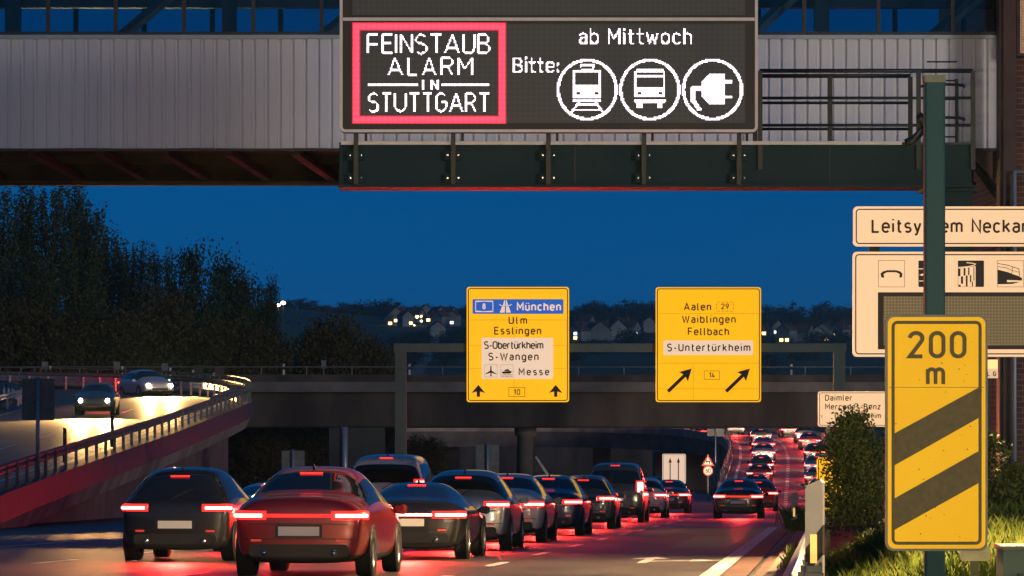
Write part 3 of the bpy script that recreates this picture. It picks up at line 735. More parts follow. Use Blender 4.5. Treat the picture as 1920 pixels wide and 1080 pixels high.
# ---------------------------------------------------------------- the display board itself, every lit lamp a small disc on the board's own grid
BDD = 58.6
bo = Sign('display_board', 'large overhead electronic display board with lit red frame and white symbols', 'display', (637, 1421, -190, 248), BDD)
bo.panel(M['black'], 8, .34, 'housing')
bo.border(2.7, 5.4, M['frame'], 8, name='outer_frame')
bo.field((643, 1415, 33, 39), M['frame'], 'cross_bar', .1, -.012, .01)
PIT = 2.3*bo.s
dot = dotface('display_dots', PIT, (.10,.13,.16), (.005,.008,.010), .36, (.5, .5))
f1 = bo.field((661, 1397, 45, 230), dot, 'lower_screen', .1); f2 = bo.field((661, 1397, -160, 28), dot, 'upper_screen', .1)
def led(name, inside, box, m, label=None):
    """discs at the grid points inside box for which inside(px, py) holds"""
    mb = MB(); r = PIT*.39
    i0, i1 = int((box[0]-bo.cx)/2.3)-1, int((box[1]-bo.cx)/2.3)+2
    j0, j1 = int((bo.cy-box[3])/2.3)-1, int((bo.cy-box[2])/2.3)+2
    for i in range(i0, i1):
        for j in range(j0, j1):
            px, py = bo.cx+i*2.3, bo.cy-j*2.3
            if inside(px, py):
                x, z = i*PIT, j*PIT
                mb.add([(x+r*math.cos(R(60*k)), -.010, z+r*math.sin(R(60*k))) for k in range(6)], [tuple(range(6))])
    o = mb.build(name, m, bo.t, local=True, fix=False)
    if label: o['label'] = label
    return o
def near(strokes, tol):
    segs = [(a, b) for s in strokes for a, b in zip(s, s[1:])]
    A_ = np.array([a for a, b in segs]); B_ = np.array([b for a, b in segs]); dv = B_-A_; l2 = (dv**2).sum(1)+1e-9
    def f(px, py):
        p = np.array((px, py)); t = np.clip(((p-A_)*dv).sum(1)/l2, 0, 1); q = A_+dv*t[:, None]
        return bool((((p-q)**2).sum(1) < tol*tol).any())
    return f
def ledtext(s, x0, x1, ytop, ybase, tol=1.55):
    h = ybase-ytop-2.5
    st = [[(a, ybase-1.2-(b)) for a, b in q] for q in lay(s, x0+1.2, x1-1.2, 0, h)]
    sn = lambda v, c: c+(math.floor((v-c)/2.3)+.5)*2.3
    if s.isupper(): st = [[(sn(a, bo.cx), sn(b, bo.cy)) for a, b in q] for q in st]
    return led('lettering', near(st, tol), (x0-3, x1+3, ytop-8, ybase+12), M['led_white'])
inb = lambda x, y, a, b, c, d: a <= x <= b and c <= y <= d
led('warning_frame', lambda x, y: inb(x, y, 662, 948, 45, 230) and not inb(x, y, 674, 936, 56.5, 218.5), (660, 950, 43, 232), M['led_red'])
led('frame_edge', lambda x, y: (inb(x, y, 659.5, 950.5, 42.5, 232.5) and not inb(x, y, 662, 948, 45, 230)) or (inb(x, y, 674, 936, 56.5, 218.5) and not inb(x, y, 676.3, 933.7, 58.8, 216.2)), (656, 954, 40, 236), emit('led_red_dim', (1,.01,.05), 1.1))
ledtext('FEINSTAUB', 689, 919, 64, 101); ledtext('ALARM', 728, 886, 106, 142); ledtext('IN', 791, 822, 148, 169.5); ledtext('STUTTGART', 690, 918, 174, 210)
led('rule_line', lambda x, y: 156.6 <= y <= 160.9 and (690 <= x <= 783 or 828 <= x <= 918), (688, 920, 154, 164), M['led_white'])
ledtext('ab', 1086, 1122, 54, 83, 1.75); ledtext('Mittwoch', 1140, 1297, 54, 83, 1.75); ledtext('Bitte:', 962, 1048, 108, 136, 1.75)
for cx_, nm in ((1101, 'train_circle'), (1218.5, 'bus_circle'), (1336, 'plug_circle')):
    led(nm, lambda x, y: 51.8 <= math.hypot(x-cx_, (y-168)*.99) <= 57.4, (cx_-60, cx_+60, 108, 228), M['led_white'])
def train(x, y):
    dx = abs(x-1101)
    if inb(x, y, 1075, 1127, 132, 184):
        if inb(x, y, 1079, 1123, 137, 160): return False
        if math.hypot(dx-17.5, y-175) < 3.4: return False
        return True
    if inb(x, y, 1087, 1115, 121, 132): return not inb(x, y, 1091, 1111, 124.5, 128.5) and not (y > 127 and dx > 11)
    if inb(x, y, 1075, 1127, 187, 191): return True
    if dx < 17 and (194 <= y <= 197): return True
    if dx < 25 and (205 <= y <= 208): return True
    return 190 <= y <= 214 and abs(dx-(14+(y-190)*.75)) < 2.6
def bus(x, y):
    dx = abs(x-1218.5)
    if inb(x, y, 1190, 1247, 130, 183):
        if dx < 25 and 136.5 < y < 141.5: return False
        if dx < 25 and 145.5 < y < 164.5: return False
        if dx > 25 and y < 134: return False
        return math.hypot(dx-20, y-175) >= 3.4
    if 186 <= y <= 193: return dx <= 29-(2 if y > 190 else 0)
    return 193 <= y <= 202 and 14.5 <= dx <= 24
def plug(x, y):
    if inb(x, y, 1316, 1358, 138, 196): return (x-1316) >= max(0, 14-abs(min(y-138, 196-y))*1.0)
    if 1358 <= x <= 1373 and (150.5 <= y <= 155.5 or 179 <= y <= 184): return True
    if inb(x, y, 1296, 1318, 162, 170): return True
    if inb(x, y, 1295, 1303, 164, 191): return True
    return 189 <= y <= 207 and abs(x-(1300+(y-189)*.68)) < 4.5
led('train_symbol', train, (1060, 1140, 116, 222), M['led_white']); led('bus_symbol', bus, (1185, 1252, 126, 206), M['led_white']); led('plug_symbol', plug, (1290, 1378, 134, 212), M['led_white'])

# ---------------------------------------------------------------- far gantry with the two yellow direction signs
YD = 114.
yg = thing('sign_gantry', 'plain grey green portal gantry behind the two yellow direction signs', 'gantry', P(751, 950, YD+.3))
MB().box(P(738, 0, YD).x, P(1588, 0, YD).x, YD+.15, YD+.5, P(0, 660, YD).z, P(0, 644, YD).z).build('beam', M['portal'], yg)
for px, zz in ((751, RZ(YD)-.2), (1575, RZ(YD)-.2)):
    x = P(px, 0, YD).x; MB().box(x-.17, x+.17, YD+.17, YD+.48, zz, P(0, 660, YD).z-.003).build('post', M['portal'], yg)
    MB().box(x-.3, x+.3, YD+.05, YD+.6, RZ(YD)-.1, RZ(YD)+.12).build('base_plate', M['concrete'], yg)
def arrow_up(cx, y0, y1):
    return [(cx-3, y1), (cx-3, y0+12.5), (cx-13, y0+15.5), (cx, y0), (cx+13, y0+15.5), (cx+3, y0+12.5), (cx+3, y1)]
sA = Sign('direction_sign', 'yellow overhead direction sign with a blue motorway strip and two straight arrows', 'road sign', (875, 1067, 538, 754), YD, 'yellow direction signs on the gantry')
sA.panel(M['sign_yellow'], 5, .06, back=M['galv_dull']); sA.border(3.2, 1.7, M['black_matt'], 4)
sA.field((886, 1056.5, 561, 588.5), M['sign_blue'], 'blue_strip'); sA.field((903, 1037, 633.5, 710.5), M['sign_white'], 'white_panel')
sA.text([('München', 969, 1052, 583, 16)], M['sign_white'], fat=.17)
sA.text([('8', 904.5, None, 580, 11)], M['sign_white'], fat=.18)
sA.shapes([], M['sign_white'], 'route_shield', [([(892, 564.5), (924, 564.5), (924.3, 574.5), (924, 584.5), (892, 584.5), (891.7, 574.5), (892, 564.5)], 1.3), ([(893, 566), (908, 564.8), (923, 566)], 1), ([(893, 583), (908, 584.2), (923, 583)], 1)])
sA.shapes([[(945.5, 563), (947, 563), (947, 572), (943.3, 572)], [(948.5, 563), (950, 563), (952.6, 572), (948.5, 572)], [(941.5, 574.5), (946.6, 574.5), (946.6, 586), (937, 586)], [(949, 574.5), (953.5, 574.5), (958, 586), (949, 586)]], M['sign_white'], 'motorway_symbol', [([(936, 570.5), (940, 573), (955, 573), (959.5, 570.5)], 1.3)])
sA.text([('Ulm', 953.5, 988.5, 608, 15), ('Esslingen', 926.5, 1015, 627.5, 15)], M['black_matt'])
sA.text([('S-Obertürkheim', 907.5, 1019, 654.5, 15), ('S-Wangen', 915.5, 1010, 676, 15), ('Messe', 972.5, 1030, 704, 14)], M['black_matt'])
sA.shapes([[(919.6, 686), (921.4, 686), (922, 695), (930.5, 700.5), (930.5, 702), (921.8, 699), (921.4, 703.5), (923.5, 705.3), (917.5, 705.3), (919.6, 703.5), (919.2, 699), (910.5, 702), (910.5, 700.5), (919, 695)],
           [(940, 697), (958, 695.5), (960, 697.5), (956, 700.5), (943, 700.5)], [(945, 696), (948, 692.5), (953, 692), (956, 695.4)]], M['black_matt'], 'symbols',
          [([(909, 684), (932, 684), (932, 707), (909, 707), (909, 684)], .5), ([(939, 684), (962, 684), (962, 707), (939, 707), (939, 684)], .5), ([(941, 703), (946, 702.2), (951, 703), (956, 702.2), (960, 703)], .8), ([(941, 705.5), (946, 704.7), (951, 705.5), (956, 704.7), (960, 705.5)], .8)])
for ac in (897, 1042): sA.shapes([arrow_up(ac, 721.5, 744)], M['black_matt'], 'arrow')
sA.shapes([], M['black_matt'], 'route_box', [([(954, 726.5), (984, 726.5), (984, 743.5), (954, 743.5), (954, 726.5)], .9)]); sA.text([('10', 963, 975.5, 740.5, 11)], M['black_matt'])
sB = Sign('direction_sign', 'yellow overhead direction sign with two diagonal arrows and one white strip', 'road sign', (1229.5, 1427, 538.5, 754), YD, 'yellow direction signs on the gantry')
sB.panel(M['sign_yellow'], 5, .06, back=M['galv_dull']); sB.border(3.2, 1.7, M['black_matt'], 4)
sB.field((1244, 1412, 638.5, 665.5), M['sign_white'], 'white_strip')
sB.text([('Aalen', 1282, 1333.5, 582.5, 15), ('Waiblingen', 1278.5, 1379.5, 606, 15), ('Fellbach', 1289.5, 1367, 629, 15), ('S-Untertürkheim', 1250.5, 1407, 659, 15)], M['black_matt'])
sB.text([('29', 1352, 1367, 580, 11), ('14', 1329, 1340.5, 708.5, 10.5)], M['black_matt'])
db = []
for a in range(1345, 1374, 8):
    for yy in (566.5, 583.5): db.append(([(a, yy), (a+4.5, yy)], .9))
for yy in (569, 576):
    for xx in (1343.5, 1375): db.append(([(xx, yy), (xx, yy+4)], .9))
sB.shapes([], M['black_matt'], 'route_box', db+[([(1320.5, 695.5), (1349, 695.5), (1349, 711.5), (1320.5, 711.5), (1320.5, 695.5)], .8)])
def arrow_d(x0, y0): # tail at x0,y0
    ux, uy = .72, -.694; L_ = 62
    def q(a, b): return (x0+ux*a-uy*b, y0+uy*a+ux*b)
    return [q(0, -3.2), q(L_-19, -3.2), q(L_-22, -12), q(L_, 0), q(L_-22, 12), q(L_-19, 3.2), q(0, 3.2)]
for ac in (1252.5, 1361.5): sB.shapes([arrow_d(ac, 734)], M['black_matt'], 'arrow')
seam = mat('sign_seam', (.42,.22,.01), .6)
for sg, hs, vs in ((sA, (600, 648, 691), (964,)), (sB, (588, 681, 729), ())):
    for y_ in hs: sg.shapes([], seam, 'panel_seam', [([(sg.x0+5, y_), (sg.x1-5, y_)], .55)], y=-.0025)
    for x_ in vs: sg.shapes([], seam, 'panel_seam', [([(x_, sg.y0+60), (x_, sg.y1-5)], .5)], y=-.0030)
sB.shapes([], seam, 'panel_seam', [([(1300, 681.5), (1300, 750)], .5)], y=-.0030)
for sg in (sA, sB):
    for dx in (-.9, .9):
        MB().box(dx-.04, dx+.04, .085, .15, -1.5, 1.5).build('mounting_bar', M['galv_dull'], sg.t, local=True)

# ---------------------------------------------------------------- beacon sign and its tall square post
PD = 25.; ps = PD/F
tp = thing('steel_post', 'tall square blue green steel post rising behind the yellow 200 m sign', 'post', P(1757, 1141, PD+.16))
x = P(1757, 0, PD).x
mb = MB(); poly = rrect(x-.066, x+.066, PD+.10, PD+.232, .014, 2)
mb.strip([[(a, b, z) for a, b in poly] for z in (VZ(PD)-.3, P(0, 141, PD).z)], True); mb.build('shaft', M['green_steel_light'], tp)
MB().box(x-.069, x+.069, PD+.097, PD+.235, P(0, 152, PD).z, P(0, 138, PD).z).build('cap', M['galv_dull'], tp)
bs = Sign('beacon_sign', 'yellow 200 m distance beacon sign with two slanted dark stripes', 'road sign', (1660, 1852, 590, 1033), PD)
bs.panel(M['galv_dull'], 16, .035, 'edge_profile'); a = bs.u(1664.5, 1028.5); b = bs.u(1847.5, 594.5)
MB().plate(rrect(a[0], b[0], a[1], b[1], 13*ps), -.003, -.0005).build('face', M['sign_yellow2'], bs.t, local=True)
bs.border(14.5, 6, M['brown_black'], 8, name='border')
bs.text([('200', 1702, 1812, 672, 52)], M['brown_black'], fat=.145); bs.text([('m', 1736, 1780, 723.5, 46)], M['brown_black'], fat=.15)
rnd_ = random.Random(3); mb = MB()
for k in range(46):
    q_x, q_y, q_r = rnd_.uniform(1672, 1842), rnd_.uniform(600, 1022), rnd_.choice((.5, .6, .8, 1.1))
    flat(mb, [bs.u(q_x+q_r*(1+.5*rnd_.random())*math.cos(R(60*i)), q_y+q_r*math.sin(R(60*i))) for i in range(6)], -.0125-.0001*k)
mb.build('dirt_specks', mat('dirt', (.06,.05,.02), .8), bs.t, local=True, fix=False)
for sp_ in ([(1676, 813), (1836, 726), (1836, 783), (1676, 873)], [(1676, 935), (1836, 845), (1836, 905), (1676, 994)]): bs.shapes([sp_], M['brown_black'], 'slanted_stripe')
bs.shapes([], M['brown_black'], 'panel_joint', [([(1667, 726.2), (1845, 726.2)], .9)])
for py in (640, 960): MB().box(-.16, .16, .036, .099, bs.u(0, py)[1]-.03, bs.u(0, py)[1]+.03).build('clamp', M['galv_dull'], bs.t, local=True)
# small rounded sheet leaning low behind the beacon
rs = Sign('plate_sign', 'small grey rounded sheet on a stub post low behind the beacon sign', 'sign', (1800, 1857, 1024, 1052), 27.5)
rs.panel(M['galv'], 7, .02); MB().box(-.03, .03, .021, .06, -.35, .05).build('stub_post', M['galv_dull'], rs.t, local=True)

# ---------------------------------------------------------------- guidance system sign
GSD = 45.
for nm, lab, bx in (('guidance_sign', 'long cream sign panel with the lettering of the guidance system', (1600, 2120, 387, 462)),):
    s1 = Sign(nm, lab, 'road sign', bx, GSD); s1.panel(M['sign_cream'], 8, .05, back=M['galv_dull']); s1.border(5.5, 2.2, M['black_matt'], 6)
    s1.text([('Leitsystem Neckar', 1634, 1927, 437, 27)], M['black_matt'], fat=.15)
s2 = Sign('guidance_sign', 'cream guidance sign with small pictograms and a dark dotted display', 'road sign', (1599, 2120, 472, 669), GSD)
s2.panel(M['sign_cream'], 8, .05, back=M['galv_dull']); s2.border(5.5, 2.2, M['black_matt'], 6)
s2.field((1646, 2080, 548, 655), M['black_matt'], 'display_bezel', .5)
s2.field((1657, 2070, 555.5, 648), dotface('sign_dots', 2.75*GSD/F, (.62,.50,.26), (.012,.014,.010), .40), 'dot_display', .1, -.008, .003)
K = M['black_matt']
def fr_(x0): return ([(x0, 488.5), (x0+49, 488.5), (x0+49, 538), (x0, 538), (x0, 488.5)], .7)
s2.shapes([[(1652, 519), (1651, 513), (1655, 509), (1663, 507), (1665, 505.5), (1666, 507.5), (1669, 505.5), (1670, 507.5), (1673, 505.5), (1674, 507.5), (1677, 505.5), (1678, 507.5), (1680, 506.5), (1688, 509), (1692, 513), (1691, 520), (1686, 520.5), (1687, 514), (1680, 510.5), (1663, 510.5), (1656.5, 514), (1658, 520.5), (1653, 520.5)]], K, 'arch_pictogram', [fr_(1647)])
s2.field((1722, 1771, 488.5, 538), K, 'pictogram_square'); s2.shapes([[(1723, 515.5), (1730, 513), (1736, 511), (1745, 508), (1740, 515), (1733, 514), (1729, 517.5)]], M['sign_cream'], 'pictogram_lines', [([(1722, 504), (1760, 504.5)], 1.6), ([(1723, 527), (1760, 525)], 1.6)])
s2.field((1796, 1845, 488.5, 538), K, 'pictogram_square')
chk = [[(1796.5, 503), (1829, 499), (1829, 537.5), (1796.5, 537.5)]]
s2.shapes(chk, M['sign_cream'], 'tower_pictogram', [([(1796, 501.5), (1815, 500), (1827, 497), (1829, 495), (1822, 493.3), (1812, 492.5)], 1.6)])
s2.shapes([[(1796.5, 504), (1800.5, 503.5), (1800.5, 518), (1796.5, 518)], [(1801.5, 518.5), (1805.5, 518), (1805.5, 532), (1801.5, 532)], [(1806.5, 503), (1810, 502.5), (1810, 516.5), (1806.5, 517)], [(1810.7, 517), (1814, 516.5), (1814, 537), (1810.7, 537)], [(1815, 502), (1817.6, 501.7), (1817.6, 515.5), (1815, 515.8)], [(1818.4, 516), (1821, 515.5), (1821, 529), (1818.4, 529)], [(1822, 528.5), (1824, 528), (1824, 537), (1822, 537)], [(1797, 534), (1801, 534), (1801, 537.5), (1797, 537.5)], [(1825, 501), (1826.5, 500.7), (1826.5, 526), (1825, 526.5)]], K, 'tower_windows', y=-.0125)
s2.shapes([[(1870.5, 505.5), (1890, 510.5), (1916, 521), (1916, 526), (1888, 525), (1888, 529), (1912, 528.5), (1898, 532.5), (1870.5, 533)]], K, 'stadium_pictogram', [fr_(1870), ([(1871, 494), (1890, 497.5), (1910, 504), (1912, 518)], 1.2), ([(1871, 500), (1886, 502), (1897, 507)], 1), ([(1899, 500.5), (1896.5, 514), (1911, 518.5)], 1), ([(1898, 507), (1910.5, 510.5)], .8)])
for sg in (s1, s2):
    for dx in (-1.1, .1, 1.0): MB().box(dx-.04, dx+.04, .075, .13, sg.u(0, sg.y1)[1], sg.u(0, sg.y0)[1]).build('mounting_bar', M['galv_dull'], sg.t, local=True)
gp = thing('post_stand', 'dark steel stand of posts carrying the cream guidance signs', 'stand', P(1812, 900, GSD+.25))
for px in (1642, 1782, 2060):
    x = P(px, 0, GSD).x; MB().box(x-.06, x+.06, GSD+.14, GSD+.26, VZ(GSD)-.4 if px > 1700 else P(0, 655, GSD).z, P(0, 398, GSD).z).build('post', M['green_steel'], gp)

# ---------------------------------------------------------------- company direction sign and the yellow sign behind the bush
cs = Sign('direction_sign', 'small cream sign with three text lines behind the ivy bush', 'road sign', (1534, 1690, 734, 800), 55)
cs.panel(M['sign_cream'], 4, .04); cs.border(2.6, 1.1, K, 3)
cs.text([('Daimler', 1547, 1598, 751.5, 11.5), ('Mercedes-Benz', 1547, 1651, 768, 11.5), ('Untertürkheim', 1565, 1652, 784.5, 10.5)], K, fat=.145)
for dx in (-.45, .5): MB().box(dx-.03, dx+.03, .041, .10, -2.4, .22).build('post', M['galv_dull'], cs.t, local=True)
ys = Sign('direction_sign', 'yellow sign mostly hidden behind the ivy bush beside the marker post', 'road sign', (1532, 1640, 858, 963), 50)
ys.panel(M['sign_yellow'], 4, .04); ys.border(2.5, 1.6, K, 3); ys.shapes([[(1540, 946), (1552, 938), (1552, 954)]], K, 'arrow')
MB().box(-.03, .03, .041, .10, -.6, .2).build('post', M['galv_dull'], ys.t, local=True)
# lit shop sign and kiosk glimpsed to the right of the beacon
ks = Sign('shop_sign', 'little lit sign with dark lettering in the gap right of the beacon', 'sign', (1836, 1871, 674, 709), 66)
ks.panel(M['sign_cream'], 1, .1); ks.field((1837, 1870, 675, 691), emit('lit_sign_box', (1, .6, .22), 1.2), 'lamp_box')
ks.text([('LG', 1851, 1868, 705.5, 9)], K, fat=.2); MB().box(-.05, .05, .11, .16, -2.2, .1).build('post', M['dark_steel'], ks.t, local=True)

# ---------------------------------------------------------------- lane sign, bend warning and limit, grey backs of far signs
ln = Sign('lane_sign', 'white upright lane sign with two long black arrows on the gore', 'road sign', (1242, 1286, 851, 907), 212)
ln.panel(M['sign_white'], 3, .06); ln.border(1.6, .7, K, 2.5)
def thin(cx): return [(cx-.9, 901), (cx-.9, 867), (cx-3.2, 867.6), (cx, 858), (cx+3.2, 867.6), (cx+.9, 867), (cx+.9, 901)]
for ac in (1256.5, 1272): ln.shapes([thin(ac)], K, 'arrow')
for dx in (-.4, .4): MB().box(dx-.04, dx+.04, .061, .12, -2.9, .7).build('post', M['galv_dull'], ln.t, local=True)
def wsign(nm, lab, cx, cy, D):
    return Sign(nm, lab, 'road sign', (cx-13, cx+13, cy-13, cy+13), D)
ws = wsign('warning_sign', 'triangular red rimmed bend warning sign above the round limit sign', 1327.5, 863, 258)
def tri(k): return [(1327.5+math.cos(R(a))*13.8*k, 866.5-math.sin(R(a))*13.8*k) for a in (90, 210, 330)]
MB().plate([ws.u(*p) for p in tri(1)], 0, .04).build('rim', M['sign_red'], ws.t, local=True)
MB().plate([ws.u(*p) for p in tri(.66)], -.006, -.002).build('face', M['sign_white'], ws.t, local=True)
ws.shapes([[(1331.5, 870), (1329.5, 870), (1329.5, 866), (1326, 866), (1326, 867.6), (1322.5, 865), (1326, 862.5), (1326, 864.2), (1331.5, 864.2)]], K, 'bend_arrow')
lm = wsign('limit_sign', 'round red rimmed 60 limit sign below the bend warning triangle', 1327.5, 882.5, 258)
MB().tube([(0, .04, 0), (0, 0, 0)], 9.6*lm.s, 28).build('rim', M['sign_red'], lm.t, local=True)
MB().tube([(0, -.002, 0), (0, -.006, 0)], 7.4*lm.s, 28).build('face', M['sign_white'], lm.t, local=True)
lm.text([('60', 1322.6, 1332.4, 886.6, 8.2)], K, fat=.16)
wp = thing('sign_post', 'slim grey post carrying the warning triangle and limit sign', 'post', P(1327.5, 930, 258.1))
MB().box(P(1327.5, 0, 258).x-.05, P(1327.5, 0, 258).x+.05, 258.05, 258.15, RZ(258)-.3, P(0, 852, 258).z).build('shaft', M['galv_dull'], wp)
def backsign(lab, x0, x1, y0, y1, D, zg, bars=2, big=False):
    t = thing('road_sign', lab, 'road sign', P((x0+x1)/2, y1, D), 'grey backs of road signs'); s = D/F; pm = M['dark_steel'] if big else M['galv_dull']
    a, b = P(x0, y1, D), P(x1, y0, D)
    MB().plate(rrect(a.x, b.x, a.z, b.z, .06, 3), D, D+.04).build('sign_panel', pm, t)
    for k in range(bars):
        z = a.z+(b.z-a.z)*(k+.5)/bars; MB().box(a.x+.03, b.x-.03, D-.04, D-.002, z-.02, z+.02).build('stiffener', pm, t)
    cx = (a.x+b.x)/2-(.22*(b.x-a.x) if big else 0)
    MB().tube([(cx, D-.09, zg), (cx, D-.09, b.z+.04)], .06 if not big else .14, 8).build('post', M['galv'], t, True)
    return t
backsign('grey sign back on a post at the near edge of the left ramp', 41, 102, 710, 788, 116, deck_z(116)-.1, 1)
backsign('small grey square sign back below the ramp end, left of the large one', 528, 571, 845, 891, 150, RZ(150))
backsign('large dark back of a direction sign between two small ones', 617, 722, 802, 902, 165, RZ(165), 3, True)
backsign('grey back of a small square sign in the middle, right of the gantry post', 892, 936, 834, 892, 160, RZ(160))
backsign('small blue grey sign back at the start of the viaduct railing', 1326, 1357, 804, 818, 296, RZ(296)-.5, 1)

# ---------------------------------------------------------------- vehicles (each at rest, rear at local y = 0, nose towards +y)
def lathe_x(mb, cx, cy, cz, prof, n=20, mi=0):
    """turn (radius, x) profile about an axis parallel to x"""
    vs = [(cx+x, cy+r*math.cos(2*math.pi*k/n), cz+r*math.sin(2*math.pi*k/n)) for r, x in prof for k in range(n)]
    mb.add(vs, [(i*n+k, i*n+(k+1) % n, (i+1)*n+(k+1) % n, (i+1)*n+k) for i in range(len(prof)-1) for k in range(n)], mi)
# y, sill z, belt z, top z, sill half-width, belt half-width, top half-width, what the top strip is up to the next station
KIND = dict(
 sedan=[(0,.27,.80,.96,.66,.76,.60,''),(.05,.23,.84,1.02,.76,.84,.64,''),(.30,.26,.90,1.06,.84,.88,.66,''),(.62,.24,.92,1.08,.86,.89,.66,'r'),(1.25,.22,.93,1.40,.87,.90,.56,'s'),(1.95,.22,.93,1.46,.87,.90,.56,'s'),(2.65,.22,.92,1.42,.87,.90,.56,'w'),(3.40,.22,.90,1.02,.87,.89,.64,''),(4.15,.24,.78,.88,.86,.86,.60,''),(4.50,.30,.66,.76,.80,.80,.56,''),(4.62,.38,.56,.64,.70,.70,.50,'')],
 hatch=[(0,.27,.80,.92,.68,.76,.66,''),(.05,.22,.88,1.00,.78,.84,.66,''),(.14,.26,.93,1.06,.83,.86,.66,'r'),(.52,.24,.95,1.42,.86,.88,.58,'s'),(1.35,.22,.95,1.50,.87,.89,.58,'s'),(2.25,.22,.93,1.45,.87,.89,.57,'w'),(3.05,.22,.90,1.04,.87,.88,.64,''),(3.75,.24,.80,.90,.86,.86,.60,''),(4.05,.30,.66,.76,.80,.80,.56,''),(4.18,.38,.56,.64,.70,.70,.50,'')],
 coupe=[(0,.25,.72,.86,.70,.80,.66,''),(.05,.20,.76,.92,.80,.88,.70,''),(.25,.24,.82,.96,.86,.92,.70,''),(.42,.22,.84,.97,.88,.93,.68,'r'),(1.45,.20,.82,1.21,.89,.92,.52,'s'),(2.0,.20,.82,1.25,.89,.91,.52,'s'),(2.45,.20,.82,1.22,.89,.91,.52,'w'),(3.2,.20,.80,.90,.88,.90,.62,''),(4.0,.22,.70,.76,.87,.88,.60,''),(4.35,.28,.58,.66,.80,.82,.56,''),(4.46,.36,.50,.56,.70,.70,.50,'')],
 van=[(0,.46,.98,1.10,.80,.84,.80,''),(.03,.36,1.02,1.16,.86,.89,.80,'r'),(.14,.30,1.05,1.76,.88,.91,.74,''),(.30,.28,1.05,1.90,.88,.92,.72,'s'),(1.8,.26,1.05,1.95,.88,.92,.72,'s'),(3.2,.26,1.03,1.90,.88,.92,.72,'w'),(4.05,.26,1.0,1.16,.88,.90,.70,''),(4.6,.28,.86,.98,.86,.88,.66,''),(4.85,.36,.62,.74,.76,.78,.60,'')],
)
def section(s):
    y, zl, zb, zr, wl, wb, wr, _ = s
    gh = zr-zb
    h = [(0, zl), (wl*.75, zl), (wl, zl+.07), (wl*.35+wb*.65, zl*.45+zb*.55), (wb, zb-.10), (wb-.012, zb), (wr+(wb-wr)*.12+.0, zr-min(.10, gh*.3)), (wr-.10, zr-.012), (wr*.45, zr+.012), (0, zr+.016)]
    return [(x, y, z) for x, z in h] + [(-x, y, z) for x, z in h[-2:0:-1]]
